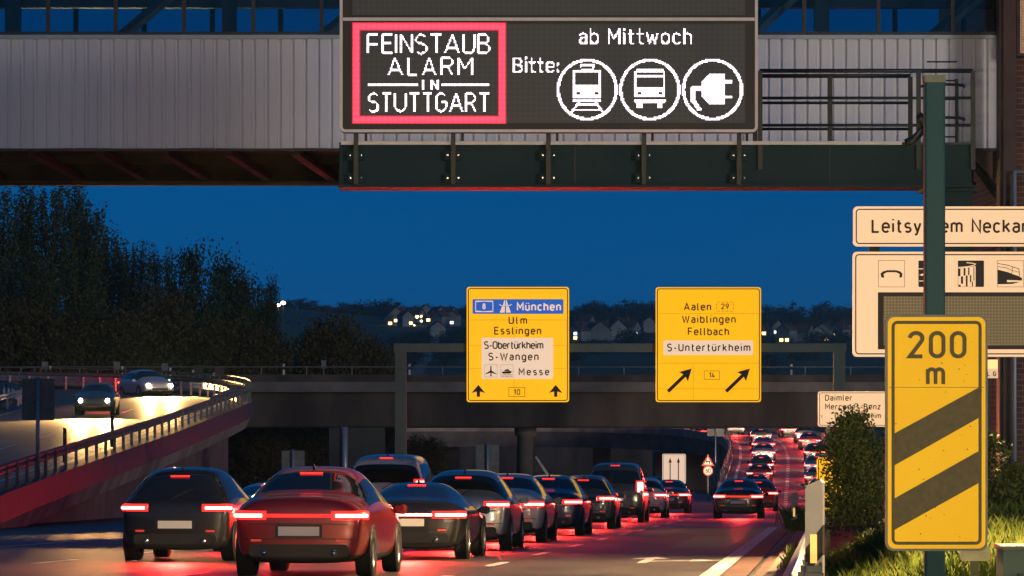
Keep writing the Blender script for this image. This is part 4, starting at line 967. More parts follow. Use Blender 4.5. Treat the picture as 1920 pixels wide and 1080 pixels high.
def make_car(kind, name, label, pnt, lamp='bar', cat='car', plate=True):
    T = [(y_, max(.17, zl_-.06), *rest) for y_, zl_, *rest in KIND[kind]]; secs = [section(s) for s in T]; k = len(secs[0])
    b = MB(); b.v = [p for s in secs for p in s]
    for i in range(len(T)-1):
        for j in range(k):
            j2 = (j+1) % k; jj = j if j < 9 else k-1-j          # mirrored strip index
            t = T[i][7]; mi = 0
            if t in ('r', 'w') and jj in (6, 7, 8): mi = 1
            if t in ('r', 's', 'w') and jj == 5: mi = 1
            if jj in (0, 1): mi = 2
            b.f.append((i*k+j, i*k+j2, (i+1)*k+j2, (i+1)*k+j)); b.m.append(mi)
    b.f += [tuple(range(k)), tuple(range((len(T)-1)*k, len(T)*k))]; b.m += [0, 0]
    tmp = b.build('car_body_tmp', [pnt, M['carglass'], M['trim']], None, True, True)
    sub = tmp.modifiers.new('s', 'SUBSURF'); sub.levels = 2; sub.render_levels = 2
    dg = bpy.context.evaluated_depsgraph_get(); me = bpy.data.meshes.new_from_object(tmp.evaluated_get(dg)); bpy.data.objects.remove(tmp)
    root = thing(name, label, cat, (0,0,0))
    vco = [v.co.copy() for v in me.vertices]
    def sub_mesh(nm, mi, m, shift=0.):
        mb = MB(); mp = {}
        for p in me.polygons:
            if p.material_index == mi:
                f = []
                for vi_ in p.vertices:
                    if vi_ not in mp: mp[vi_] = len(mb.v); mb.v.append(tuple(vco[vi_]))
                    f.append(mp[vi_])
                mb.f.append(tuple(f)); mb.m.append(0)
        return mb.build(nm, m, root, True, True)
    sub_mesh('body', 0, pnt); sub_mesh('underbody', 2, M['trim'])
    # glass split into panes by where it lies
    rear_y = next(s[0] for s in T if s[7] == 'r'); ws_y = next(s[0] for s in T if s[7] == 'w')
    groups = {'rear_window': [], 'windscreen': [], 'side_window': []}
    for p in me.polygons:
        if p.material_index == 1:
            c = p.center
            groups['side_window' if abs(p.normal.x) > .62 else ('rear_window' if c.y < (rear_y+ws_y)/2 else 'windscreen')].append(p)
    for nm, ps in groups.items():
        for sgn in ((1, -1) if nm == 'side_window' else (0,)):
            mb = MB(); mp = {}
            for p in ps:
                if sgn and p.center.x*sgn < 0: continue
                f = []
                for vi_ in p.vertices:
                    if vi_ not in mp: mp[vi_] = len(mb.v); mb.v.append(tuple(vco[vi_]))
                    f.append(mp[vi_])
                mb.f.append(tuple(f)); mb.m.append(0)
            if mb.f: mb.build(nm, M['carglass'], root, True, True)
    from mathutils.bvhtree import BVHTree
    bv = BVHTree.FromPolygons([tuple(v) for v in vco], [tuple(p.vertices) for p in me.polygons])
    def yr(x, z):
        h = bv.ray_cast(Vector((x, -2, z)), Vector((0, 1, 0))); return h[0].y if h[0] is not None else None
    def xs(y, z):
        h = bv.ray_cast(Vector((3, y, z)), Vector((-1, 0, 0))); return h[0].x if h[0] is not None else .8
    bpy.data.meshes.remove(me)
    L_ = T[-1][0]; wb = max(s[5] for s in T); r = .315 if kind != 'van' else .35
    for fy in (.80 if kind != 'hatch' else .70, L_-.85):
        for sx in (-1, 1):
            mb = MB(); lathe_x(mb, sx*(wb-.115), fy, r, [(r*.62, -.11), (r*.97, -.11), (r, -.08), (r, .08), (r*.97, .11), (r*.62, .11)]); wt = mb.build('wheel', M['tyre'], root, True, True)
            mb = MB(); lathe_x(mb, sx*(wb-.115), fy, r, [(.02, sx*.09), (r*.3, sx*.10), (r*.6, sx*.085), (r*.63, sx*.11)]); mb.build('rim', M['rim'], wt, True, True)
            mb = MB(); lathe_x(mb, sx*(wb-.04), fy, r+.01, [(r*1.0, sx*.02), (r*1.14, sx*.035), (r*1.16, sx*.02)]); mb.build('wheel_arch', M['trim'], root, True, True)
    zb = T[1][2]; z0 = zb-.10 if kind != 'van' else .95; z1 = z0+.13 if kind != 'van' else 1.35
    w1 = T[1][5]; w0 = T[0][5]
    def lampstrip(path, z0, z1, m, nm, th=.03):
        mb = MB(); secs = []
        for i, (x, y) in enumerate(path):
            a, b_ = path[max(0, i-1)], path[min(len(path)-1, i+1)]; t = Vector((b_[0]-a[0], b_[1]-a[1])).normalized(); n = Vector((t.y, -t.x))
            if n.y > 0 and abs(n.x) < .3: n = -n
            secs.append([(x+n.x*th, y+n.y*th, z0+.01), (x+n.x*(th+.01), y+n.y*(th+.01), (z0+z1)/2), (x+n.x*th, y+n.y*th, z1-.01), (x-n.x*.03, y-n.y*.03, z1), (x-n.x*.03, y-n.y*.03, z0)])
        mb.strip(secs, True); return mb.build(nm, m, root, True, True)
    zm_ = (z0+z1)/2
    def lpath(xa, side_to):
        p = []; x = xa
        while x < w1+.1:
            y = yr(x, zm_)
            if y is None or y > .16: break
            p.append((x, y)); x += .05
        y = p[-1][1]+.05
        while y < side_to: p.append((xs(y, zm_), y)); y += .05
        return p
    xi = {'van': .68, 'coupe': .40}.get(kind, .43)
    for sx in (-1, 1):
        pth = [(sx*x, y) for x, y in lpath(xi, .34)]
        if sx < 0: pth = pth[::-1]
        h = lampstrip(pth, z0, z1, M['tail'], 'tail_light', .012)
        core = [(x, y) for x, y in pth if y < .22]
        if sx < 0: core = core[:-1]
        else: core = core[1:]
        q = lampstrip(core, z0+.03, z1-.035, M['brake'], 'lamp_core', .026); q.parent = h
    if lamp == 'bar':
        lampstrip([(x/10*xi, yr(x/10*xi, zm_)) for x in range(-10, 11)], z0+.035, z1-.04, M['brake'] if kind == 'coupe' else M['tail'], 'light_bar', .016)
    zt_ = next(s[3] for s in T if s[7] == 's')
    ry = next(s[0] for s in T if s[7] == 's')
    h_ = bv.ray_cast(Vector((0, ry-.02, 3)), Vector((0, 0, -1)))[0]
    MB().box(-.15, .15, ry-.06, ry-.0, h_.z-.012, h_.z+.012).build('high_brake_light', M['tail'], root, local=True)
    pz = .60 if kind in ('sedan', 'coupe') else .58
    y_p = yr(0, pz)
    MB().box(-.27, .27, y_p-.012, y_p+.03, pz-.06, pz+.06).build('number_plate', M['plate'], root, local=True)
    MB().box(-.31, .31, y_p-.006, y_p+.03, pz-.085, pz+.085).build('plate_recess', M['trim'], root, local=True)
    y_b = yr(0, .38) or .05
    MB().plate(rrect(-.66, .66, .27, .43, .06, 3), y_b-.008, y_b+.12).build('bumper_insert', M['trim'], root, local=True)
    y_l = yr(0, zb+.0) or .05
    for sx in (-1, 1):
        y_q = yr(.56, .48) or .06; MB().box(sx*.56-.07, sx*.56+.07, y_q-.008, y_q+.03, .465, .495).build('rear_reflector', M['sign_red'], root, local=True)
        MB().tube([(sx*.46, y_b-.03, .32), (sx*.46, y_b+.2, .32)], .04, 10).build('exhaust_pipe', M['chrome'], root, True, True)
        mb = MB(); my = next(s[0] for s in T if s[7] == 'w')+.55; zb_m = zb-.03; xm = xs(my, zb_m)-.04
        mb.strip([[(sx*(xm+a), my+b0, zb_m+c0), (sx*(xm+a), my+b1, zb_m+c0), (sx*(xm+a), my+b1, zb_m+c1), (sx*(xm+a), my+b0, zb_m+c1)] for a, b0, b1, c0, c1 in ((0, .02, .07, .03, .06), (.07, 0, .08, .0, .11), (.17, -.01, .09, -.01, .13), (.21, .02, .07, .02, .10))], True)
        mb.build('wing_mirror', pnt, root, local=True)
        hz_ = T[-2][2]-.03
        MB().tube([(sx*(T[-2][5]-.20), L_-.16, hz_), (sx*(T[-2][5]-.20), L_-.0, hz_-.01)], [.10, .085], 14).build('headlight', M['headlamp'], root, True, True)
    for zz, xx in ((z0-.10 if kind == 'van' else z0-.045, .66), (.50, .76)):
        q = [(x/10*xx, yr(x/10*xx, zz)) for x in range(-10, 11)]
        q = [(a_, b_) for a_, b_ in q if b_ is not None and b_ < .3]
        mb = MB(); mb.strip([[(a_, b_-.003, zz-.006), (a_, b_-.003, zz+.006), (a_, b_+.02, zz+.006), (a_, b_+.02, zz-.006)] for a_, b_ in q], True); mb.build('panel_gap', M['trim'], root, local=True)
    y0_, y1_ = yr(-.06, zb+.10), yr(.25, zb+.26)
    if kind in ('hatch', 'van') and y0_ is not None and y1_ is not None:
        MB().tube([(-.06, y0_-.015, zb+.10), (.08, (y0_*.55+y1_*.45)-.02, zb+.19), (.25, y1_-.015, zb+.26)], [.012, .009, .006], 5).build('rear_wiper', M['trim'], root, local=True)
    hr_ = bv.ray_cast(Vector((0, ry+.25, 3)), Vector((0, 0, -1)))[0].z
    MB().add([(0, ry+.15, hr_+.06), (-.02, ry+.2, hr_-.01), (.02, ry+.2, hr_-.01), (-.025, ry+.42, hr_-.01), (.025, ry+.42, hr_-.01), (0, ry+.22, hr_+.07)], [(0,1,2), (0,5,3,1), (0,2,4,5), (5,4,3)]).build('antenna_fin', M['trim'], root, local=True)
    MB().box(-.42, .42, L_-.04, L_+.012, .36, .50).build('grille', M['trim'], root, local=True)
    return root

def spot(parent, x, y, z, e, size, tiltx=-.02, col=(1, .70, .36), blend=.6):
    l = bpy.data.lights.new('headlight_beam', 'SPOT'); l.energy = e; l.spot_size = R(size); l.spot_blend = blend; l.color = col; l.shadow_soft_size = .08
    o = bpy.data.objects.new('headlight_beam', l); COL.objects.link(o); o.parent = parent; o.location = (x, y, z); o.rotation_euler = (math.pi/2+tiltx, 0, 0); return o
def brake_glow(parent, e=1300):
    l = bpy.data.lights.new('brake_light_glow', 'SPOT'); l.energy = e; l.spot_size = R(92); l.spot_blend = .8; l.color = (1, .030, .022); l.shadow_soft_size = .25
    o = bpy.data.objects.new('brake_light_glow', l); COL.objects.link(o); o.parent = parent; o.location = (0, -.12, .85); o.rotation_euler = (-math.pi/2+.50, 0, 0); return o
GRP = 'cars queuing with their lights on'
proto = {}
def car(kind, col, x, y, z, yaw, label, pitch=0., lamp='bar', group=GRP, gone=True):
    key = (kind, lamp)
    if key not in proto:
        o = proto[key] = make_car(kind, 'van' if kind == 'van' else 'car', label, PAINT[col], lamp, 'van' if kind == 'van' else 'car')
    else:
        o = copy_tree(proto[key]); o['label'] = label
    for ch in o.children:
        if ch.name.split('.')[0] in ('body', 'wing_mirror'):
            sl_ = ch.material_slots[0]; sl_.link = 'OBJECT'; sl_.material = PAINT[col]
    o.location = (x, y, z); o.rotation_euler = (pitch, 0, yaw); o['group'] = group
    return o
PITCH = -math.atan(.032)
def lane_car(kind, col, c, D, label, lamp='bar'):
    yaw = -math.atan((RX(c, D+2)-RX(c, D-2))/4)
    return car(kind, col, RX(c, D), D, RZ(D)+.004, yaw, label, PITCH if D < 228 else -.02, lamp)
QUEUE = [
 ('sedan','black',3.25,138,'black saloon alone in the right lane before the slip road','bar'),
 ('hatch','red',3.2,176,'red hatchback behind the lane split, right lane','two'),
 ('sedan','red',6.9,50,'dark red saloon nearest the camera in the second lane','bar'),
 ('coupe','black',6.8,62,'low black coupe in the middle of the second lane queue','bar'),
 ('hatch','silver',6.8,71,'silver hatchback in the middle of the second lane queue','two'),
 ('sedan','white',6.9,81,'white saloon in the further part of the second lane queue','bar'),
 ('sedan','blue',6.8,92,'blue saloon further up the second lane queue','bar'),
 ('hatch','grey',6.8,106,'grey hatchback in the second lane level with the black saloon','two'),
 ('van','grey',6.9,124,'grey van standing taller far along the second lane queue','two'),
 ('hatch','white',6.9,142,'white hatchback far along the second lane queue','two'),
 ('sedan','grey',6.9,165,'grey saloon near the far end of the second lane queue','bar'),
 ('hatch','black',10.3,60.5,'black hatchback nearest the left edge in the third lane','two'),
 ('coupe','white',10.4,70,'low white coupe in the third lane queue','bar'),
 ('sedan','silver',10.4,79,'silver saloon in the third lane queue','bar'),
 ('van','white',10.4,90,'pale van standing taller in the third lane queue','two'),
 ('sedan','grey',10.3,100,'grey saloon in the third lane before the sign backs','bar'),
 ('coupe','blue',10.4,112,'low blue coupe far along the third lane queue','bar'),
 ('sedan','black',10.4,127,'black saloon far along the third lane queue','bar'),
 ('hatch','silver',10.4,146,'silver hatchback near the far end of the third lane queue','two'),
 ('sedan','red',10.4,170,'dark red saloon at the far end of the third lane queue','bar'),
]
for q in QUEUE:
    brake_glow(lane_car(*q))
# cars on the slip road
def slip_car(kind, col, i, off, label, lamp='two'):
    p, n, z = SLP[i]; q = SLP[min(i+1, NS-1)]; t = (q[0]-p); yaw = -math.atan2(t.x, t.y)
    l = math.hypot(t.x, t.y); o = car(kind, col, p.x+n.x*off, p.y+n.y*off, z+.005, yaw, label, math.atan2(q[2]-z, l)*.9, lamp, 'cars climbing the slip road')
    spot(o, 0, KIND[kind][-1][0]+.08, .62, 2600, 90, -.03, (1, .66, .40)); brake_glow(o, 800); return o
i_at = lambda d: min(range(NS), key=lambda i: abs(SLP[i][0].y-d) if i < NS-20 else 1e9)
slip_car('sedan','black', i_at(226), -1.9, 'dark saloon at the foot of the slip road in its left lane', 'bar')
slip_car('hatch','red', i_at(262), -1.9, 'red hatchback climbing the left lane of the slip road', 'two')
slip_car('sedan','silver', i_at(296), -1.9, 'silver saloon half way up the left lane of the slip road', 'bar')
slip_car('hatch','grey', i_at(328), -1.9, 'grey hatchback at the top of the slip road, left lane', 'two')
slip_car('hatch','white', i_at(240), 2.2, 'white hatchback at the foot of the slip road in its right lane', 'two')
slip_car('sedan','blue', i_at(278), 2.1, 'blue saloon in the right lane of the slip road', 'bar')
slip_car('sedan','red', i_at(318), 2.0, 'dark red saloon near the top of the slip road, right lane', 'bar')
slip_car('coupe','black', i_at(350), 2.0, 'low black coupe where the slip road swings left', 'bar')
slip_car('sedan','white', i_at(362), -1.9, 'white saloon turning left at the top of the slip road', 'bar')
slip_car('hatch','red', NS-26, -1.9, 'red hatchback on the viaduct beyond the bend', 'two')
slip_car('sedan','black', NS-18, 1.9, 'dark saloon on the viaduct furthest from the bend', 'bar')
slip_car('coupe','grey', i_at(205), -1.9, 'low grey coupe at the very start of the slip road, left lane', 'bar')
slip_car('sedan','red', i_at(243), -1.9, 'dark red saloon low on the slip road, left lane', 'bar')
slip_car('hatch','black', i_at(279), -1.9, 'black hatchback in the middle of the slip road, left lane', 'bar')
slip_car('coupe','red', i_at(312), -1.9, 'low red coupe on the upper slip road, left lane', 'bar')
slip_car('sedan','grey', i_at(259), 2.1, 'grey saloon on the lower slip road, right lane', 'bar')
slip_car('hatch','black', i_at(298), 2.1, 'black hatchback on the upper slip road, right lane', 'bar')
slip_car('hatch','silver', i_at(335), 2.1, 'silver hatchback near the bend of the slip road, right lane', 'bar')
# oncoming cars far down in the underpass
for px, D, kind, col, lab in ((1168, 300, 'sedan', 'silver', 'silver saloon coming out of the underpass, left of the pair'), (1196, 318, 'hatch', 'white', 'white hatchback coming out of the underpass, right of the pair'),
                              (1118, 288, 'sedan', 'black', 'dark saloon with headlights in the underpass, leftmost'), (1226, 345, 'hatch', 'blue', 'blue hatchback with headlights deepest in the underpass')):
    x = P(px, 0, D).x; car(kind, col, x, D, RZ(D)+.004, math.pi+.03, lab, 0, 'bar' if kind == 'sedan' else 'two', 'oncoming cars in the underpass')
# two cars coming round the left ramp, headlights on
rc1 = car('sedan', 'grey', -18.9, 176.5, deck_z(174)+.005, math.pi+.04, 'grey saloon with bright headlights coming down the left ramp', .02, 'bar', 'cars coming round the left ramp')
rc2 = car('hatch', 'white', -19.7, 199.8, deck_z(192)+.005, math.pi+.43, 'white hatchback with bright headlights following round the ramp bend', .02, 'two', 'cars coming round the left ramp')
for rc, L_ in ((rc1, 4.7), (rc2, 4.25)):
    for sx in (-.6, .6): spot(rc, sx, L_, .62, 8500, 95, -.02, (1, .55, .18))
# unseen cars added behind the viewpoint to light the near road, beacon and verge
bc = lane_car('sedan', 'silver', 3.4, -9, 'silver saloon added unseen behind the viewpoint for its headlights')
for sx in (-.6, .6): spot(bc, sx, 4.7, .66, 7000, 46, -.02, (1, .70, .36), .9)
bc2 = car('hatch', 'grey', 2.9, -7.5, VZ(0)+.06, -.06, 'grey hatchback added unseen behind the viewpoint for its headlights', 0, 'two', 'unseen cars added to light the near scene')
for sx in (-.6, .6): spot(bc2, sx, 4.25, .64, 4600, 30, .01, (1, .66, .18), .8)

# ---------------------------------------------------------------- marker posts and curve boards
def leitpfosten(name, label, px, D, ztop, h, yaw, local_w=.12):
    t = thing(name, label, 'marker post', (P(px, 0, D).x, D, ztop-h), 'black and white marker posts')
    w_ = local_w/2; d_ = .05
    def pl(poly, nm, m, y0=-.0, y1=d_): return MB().plate(poly, y0, y1).build(nm, m, t, local=True)
    s = .05
    pl([(-w_, h-.46), (w_, h-.30), (w_, h-.02), (w_-.02, h), (-w_+.02, h-.035), (-w_, h-.06)], 'upper_shaft', M['white_plastic'])
    pl([(-w_, h-.64), (w_, h-.50), (w_, h-.303), (-w_, h-.463)], 'black_band', M['black_matt'], .001, d_-.001)
    pl([(-w_, 0), (w_, 0), (w_, h-.503), (-w_, h-.643)], 'lower_shaft', M['white_plastic'])
    pl([(-.022, h-.555), (.022, h-.555), (.022, h-.365), (-.022, h-.365)], 'reflector', M['reflector_y'], -.012, -.001)
    t.rotation_euler = (0, 0, yaw); return t
lp = leitpfosten('marker_post', 'large black and white marker post with a yellow reflector beside the guard rail', 1526, 25.5, P(0, 899, 25.5).z, .62, -.35, .12)
MB().box(-.055, .055, .012, .05, -.62, -.003).build('mounting_bracket', M['black_matt'], lp, local=True)
for k in range(2): MB().tube([(-.05+.1*k, -.012, .06), (-.05+.1*k, .0, .06)], .012, 8).build('bolt', M['galv_dull'], lp, local=True)
lp2 = leitpfosten('marker_post', 'small dark marker post further along the guard rail beside the slip road', 1489, 86, P(0, 922, 86).z, .6, -.3, .13)
for px, D, py, lab in ((22, 0, 862, 'dark marker post at the left edge of the near ramp'), (164, 0, 828, 'dark marker post on the ramp edge, second from the left'), (249, 0, 792, 'dark marker post on the ramp edge, farthest along')):
    D = 16.52/(.02+(960-px)/F); z = deck_z(D); p = Vector((HC[0]+RO-.75+(D-186)*.02, D, z))
    t = thing('marker_post', lab, 'marker post', p, 'dark marker posts on the ramp edge')
    MB().plate([(-.07, .16), (.07, .16), (.055, 1.28), (-.055, 1.32)], 0, .06).build('shaft', M['dark_steel'], t, local=True)
    MB().box(-.03, .03, -.012, -.001, .95, 1.12).build('reflector', M['galv_dull'], t, local=True)
CB = [(84, 678), (219, 678), (309, 681), (372, 685), (411, 690)]
for k, (px, py) in enumerate(CB):
    r_ = (px-960)/F; D = 211.2 if px < 300 else (210.4 if px < 350 else (206.0 if px < 400 else 201.5))
    x = P(px, 0, D).x; zt_ = P(0, py, D).z; zb_ = deck_z(186+ (D-186)*1.6)
    t = thing('curve_board', ['dark curve marker board on a post, leftmost behind the ramp bend', 'dark curve marker board, second from the left behind the ramp bend', 'dark curve marker board in the middle of the row on the ramp bend', 'large dark curve marker board second from the right end of the ramp bend', 'large dark curve marker board at the right end of the ramp bend'][k], 'marker board', (x, D, zb_), 'curve marker boards round the ramp bend')
    w_ = .17 if k < 3 else .26; h_ = .42 if k < 3 else .62
    MB().box(x-w_, x+w_, D, D+.03, zt_-h_, zt_).build('board', M['galv_dull'] if k < 3 else M['dark_steel'], t)
    MB().box(x+.4*w_-.03, x+.4*w_+.03, D+.032, D+.08, zb_, zt_-.04).build('post', M['galv_dull'], t)
    xx = x-w_-.02 if k > 2 else x+w_+.14
    mb = MB(); mb.box(xx-.055, xx+.055, D-.05, D-.005, zb_, zt_-.25); mb.build('marker_post', M['white_plastic'], t)
    MB().box(xx-.057, xx+.057, D-.056, D-.0505, zt_-.62, zt_-.42).build('black_band', M['black_matt'], t)
for px, lab in ((532, 'white marker post on the bridge parapet, left'), (768, 'white marker post on the bridge parapet right of the gantry post'), (1484, 'white marker post on the bridge parapet right of the yellow signs')):
    x = P(px, 0, BD+.8).x; t = thing('marker_post', lab, 'marker post', (x, BD+.8, zt-.2), 'white marker posts on the bridge')
    MB().plate([(-.06, 0), (.06, 0), (.06, .86), (-.06, .80)], 0, .06).build('shaft', M['white_plastic'], t, local=True)
    MB().box(-.062, .062, -.003, .063, .5, .66).build('black_band', M['black_matt'], t, local=True)
x = P(607, 0, BD+.8).x; t = thing('curve_board', 'small grey framed board on a post behind the bridge railing', 'marker board', (x, BD+.8, zt-.2))
MB().box(x-.14, x+.14, BD+.8, BD+.83, zt+.35, zt+.85).build('board', M['galv_dull'], t); MB().box(x-.03, x+.03, BD+.832, BD+.88, zt-.2, zt+.8).build('post', M['galv_dull'], t)

# near guard rail on the right
gr = thing('guard_rail', 'near steel guard rail between the motorway edge and the grass verge', 'guard rail', (RX(.2, 40), 40, RZ(40)))
gpts = [Vector(RP(.2, d)) for d in range(4, 118, 2)]
def flip(mb):
    return mb
mb = MB(); secs = []
for p in gpts:
    prf = [(0, .31), (-.05, .27), (-.05, .21), (0, .155), (-.05, .10), (-.05, .04), (0, 0), (.012, 0), (-.036, .05), (-.036, .09), (.014, .155), (-.036, .22), (-.036, .26), (.012, .31)]
    secs.append([p+Vector((a, 0, .44+b)) for a, b in prf])
mb.strip(secs, True); mb.build('rail_beam', M['galv'], gr)
for p in gpts[::1]:
    MB().box(p.x+.06, p.x+.16, p.y-.03, p.y+.03, p.z-.4, p.z+.70).build('post', M['galv_dull'], gr)
    MB().box(p.x+.013, p.x+.058, p.y-.04, p.y+.04, p.z+.52, p.z+.66).build('spacer', M['galv_dull'], gr)

# utility box bottom right
ub = thing('utility_box', 'blue green metal utility box low in the bottom right corner', 'box', (P(1905, 0, 27).x, 27, VZ(27)))
a = P(1881, 1032, 27); MB().plate(rrect(a.x, a.x+.55, VZ(27)-.1, a.z, .02, 3), 27, 27.4).build('cabinet', mat('cabinet_paint', (.03,.09,.10), .5, 0, (.05,.12,.13), 4), ub)
MB().box(a.x-.01, a.x+.56, 26.98, 27.42, a.z+.003, a.z+.03).build('lid', M['galv_dull'], ub); MB().box(a.x+.10, a.x+.13, 26.985, 26.998, a.z-.30, a.z-.16).build('handle', M['dark_steel'], ub)

# white boom pole leaning by the median, left of the bridge pier
pb_ = P(1043, 915, 120); pt_ = P(1004, 856, 120)
bm = thing('barrier_boom', 'slim white pole leaning left in front of the bridge pier', 'pole', (pb_.x, 120, RZ(120)))
MB().tube([(pb_.x, 120, RZ(120)), (pb_.x, 120, pb_.z+.05)], .09, 10).build('stand', M['galv_dull'], bm, True); MB().tube([pb_, pt_], [.06, .035], 8).build('boom_arm', M['white_plastic'], bm, True)

# ---------------------------------------------------------------- vegetation
def leaf(mb, p, s, rnd):
    a = Vector((rnd.gauss(0,1), rnd.gauss(0,1), rnd.gauss(0,1)+.2)).normalized(); b = a.orthogonal().normalized()
    b.rotate(Matrix.Rotation(rnd.random()*6.28, 3, a)); c = a.cross(b); l = s*(.7+.6*rnd.random())
    mb.add([p-b*l*.5, p+c*l*.32, p+b*l*.5, p-c*l*.32], [(0,1,2,3)])
def poplar(seed, H, rad, n, m, lab):
    rnd = random.Random(seed); t = thing('poplar_tree', lab, 'tree', (0,0,0), 'tall poplars behind the left ramp')
    tr_ = MB(); tr_.tube([(0,0,0), (.1,0,H*.35), (-.05,.05,H*.6), (0,0,H*.8)], [.28, .2, .1, .02], 7); tr_.build('trunk', M['bark'], t, True, True)
    lv = MB(); bmb = MB()
    for b in range(n):
        tip = H*(.22+.78*rnd.random()**.7); ln = H*(.16+.16*rnd.random()); z0 = max(H*.05, tip-ln); az = rnd.random()*6.283
        out = rad*(.25+.85*rnd.random()**.7)*(1.05-.62*(tip/H)**2.2); w_ = rnd.random()*.5
        pts = [Vector((math.cos(az+w_*f)*out*(.25+.75*f**.6), math.sin(az+w_*f)*out*(.25+.75*f**.6), z0+(tip-z0)*f)) for f in (0, .25, .5, .75, 1)]
        bmb.tube(pts, [.045, .035, .025, .016, .006], 4, caps=False)
        for k in range(rnd.randint(70, 105)):
            f = .05+.97*rnd.random()**.9; i = min(3, int(f*4)); q = pts[i].lerp(pts[i+1], min(1, f*4-i))
            sp = .12+.16*(1-f)
            leaf(lv, q+Vector((rnd.gauss(0,sp), rnd.gauss(0,sp), rnd.gauss(0,.14))), .19, rnd)
    bmb.build('branches', M['bark'], t, True, True); lv.build('crown', m, t, local=True, fix=False); return t
def broad(seed, H, rx, m, name, lab, grp, n=80, zc=.56, lf=.42, bare=.18, per=120):
    rnd = random.Random(seed); t = thing(name, lab, 'tree', (0,0,0), grp); tr_ = MB(); lv = MB()
    tr_.tube([(0,0,0), (.15,.1,H*.25), (0,0,H*.5), (.1,0,H*.8)], [.35, .25, .17, .04], 8)
    for k in range(n):
        u = rnd.random()*2-1; az = rnd.random()*6.283; rr = (.45+.55*rnd.random()**.5)
        q = Vector((math.cos(az)*rx*rr*math.sqrt(1-u*u*.8), math.sin(az)*rx*rr*math.sqrt(1-u*u*.8), H*zc+u*H*(1-zc)*rr))
        if k % 2 == 0: tr_.tube([(0, 0, max(H*bare, q.z-rx*.9)), Vector((q.x*.5, q.y*.5, q.z-rx*.35)), q], [.09, .06, .015], 5, caps=False)
        sz = rx*(.16+.18*rnd.random())
        for i in range(per): leaf(lv, q+Vector((rnd.gauss(0,sz), rnd.gauss(0,sz), rnd.gauss(0,sz*.8))), lf, rnd)
    tr_.build('trunk', M['bark'], t, True, True); lv.build('crown', m, t, local=True, fix=False); return t
def put(o, px, D, zb_, s=1., rot=0., lab=None, sz=None):
    o.location = (P(px, 0, D).x, D, zb_); o.rotation_euler = (0, 0, rot); o.scale = (s, s, sz or s)
    if lab: o['label'] = lab
    return o
GB = CZ-8.6
PROT = [poplar(1, 20, 1.7, 78, M['leaf_poplar'], 'x'), poplar(2, 20, 1.8, 92, M['leaf_poplar'], 'x'), poplar(3, 20, 1.2, 40, M['leaf_poplar'], 'x')]
POP = [(-45,252,340,1.15,1,'tall poplar cut off by the left edge'),(8,248,332,1.1,0,'tall poplar nearest the left edge of the picture'),(52,256,338,1.1,1,'tall dense poplar second from the left edge'),(98,250,330,1.15,0,'tallest poplar reaching up to the gallery underside'),(140,258,332,1.1,1,'tall poplar right of the tallest one'),(172,251,368,1.05,0,'poplar with a stepped top right of the tall group'),(205,259,420,1.1,1,'shorter full poplar where the row starts to drop'),
       (238,262,445,.9,0,'mid height poplar before the thin bare ones'),(258,254,438,.75,2,'thin poplar, first of the sparse row'),(276,260,442,.7,2,'thin sparse poplar, second of the sparse row'),(296,255,446,.7,2,'thin sparse poplar, third of the sparse row'),(318,262,450,.6,2,'thinnest bare poplar next to the dark tree pair'),(70,238,470,1.2,1,'bushy lower poplar in front of the tall row, left'),(150,240,480,1.25,0,'bushy lower poplar in front of the tall row, right')]
used = [False]*3
for k, (px, D, py, wd, v, lab) in enumerate(POP):
    h = P(0, py, D).z-GB; o = PROT[v] if not used[v] else copy_tree(PROT[v]); used[v] = True
    put(o, px, D, GB, wd, k*1.3, lab, h/20*1.0)
G2 = 'dark broadleaf trees behind the bridge'
B1 = broad(11, 15, 2.6, M['leaf_dark'], 'broadleaf_tree', 'x', G2, 120, .58, .27, .2, 190); B2 = broad(12, 12, 3.0, M['leaf_autumn'], 'broadleaf_tree', 'x', G2, 120, .52, .27, .12, 190); B3 = broad(13, 15, 2.4, M['leaf_dark'], 'broadleaf_tree', 'x', G2, 120, .54, .27, .2, 190)
BT = [(B1,362,250,466,58,'dark round tree, left one of the pair beside the thin poplars'),(B3,430,256,468,52,'dark round tree, right one of the pair with a notched top'),(B1,468,262,520,40,'dark tree stepping down right of the pair'),(B3,500,248,512,24,'slim dark tree by the hillside lights'),
      (B2,395,240,590,75,'brown autumn tree low in front of the dark pair'),(B2,480,241,600,70,'reddish brown bushy tree above the bridge parapet, left'),(B2,300,240,540,75,'brownish tree below the thin poplars'),(B2,215,236,575,80,'greenish brown tree low behind the ramp bend'),(B2,110,236,585,85,'brown undergrowth tree low behind the ramp, left'),(B2,20,236,560,80,'brown undergrowth tree at the left edge'),
      (B2,625,243,585,62,'round brown tree above the bridge, left of the gantry'),(B2,690,246,622,45,'yellowish tree beside the gantry post'),(B1,585,250,622,40,'dark low tree left of the round brown tree'),(B2,730,250,655,26,'small yellow bush just left of the gantry post'),(B1,545,246,640,40,'dark low tree between the two brown groups')]
done = set()
for k, (b_, px, D, py, rpx, lab) in enumerate(BT):
    h = P(0, py, D).z-GB; o = b_ if id(b_) not in done else copy_tree(b_); done.add(id(b_)); w0, h0 = {id(B1): (2.9, 15.6), id(B2): (3.4, 12.5), id(B3): (2.7, 15.6)}[id(b_)]
    put(o, px, D, GB, (rpx*D/F)/w0, k*2.1, lab, h/h0)
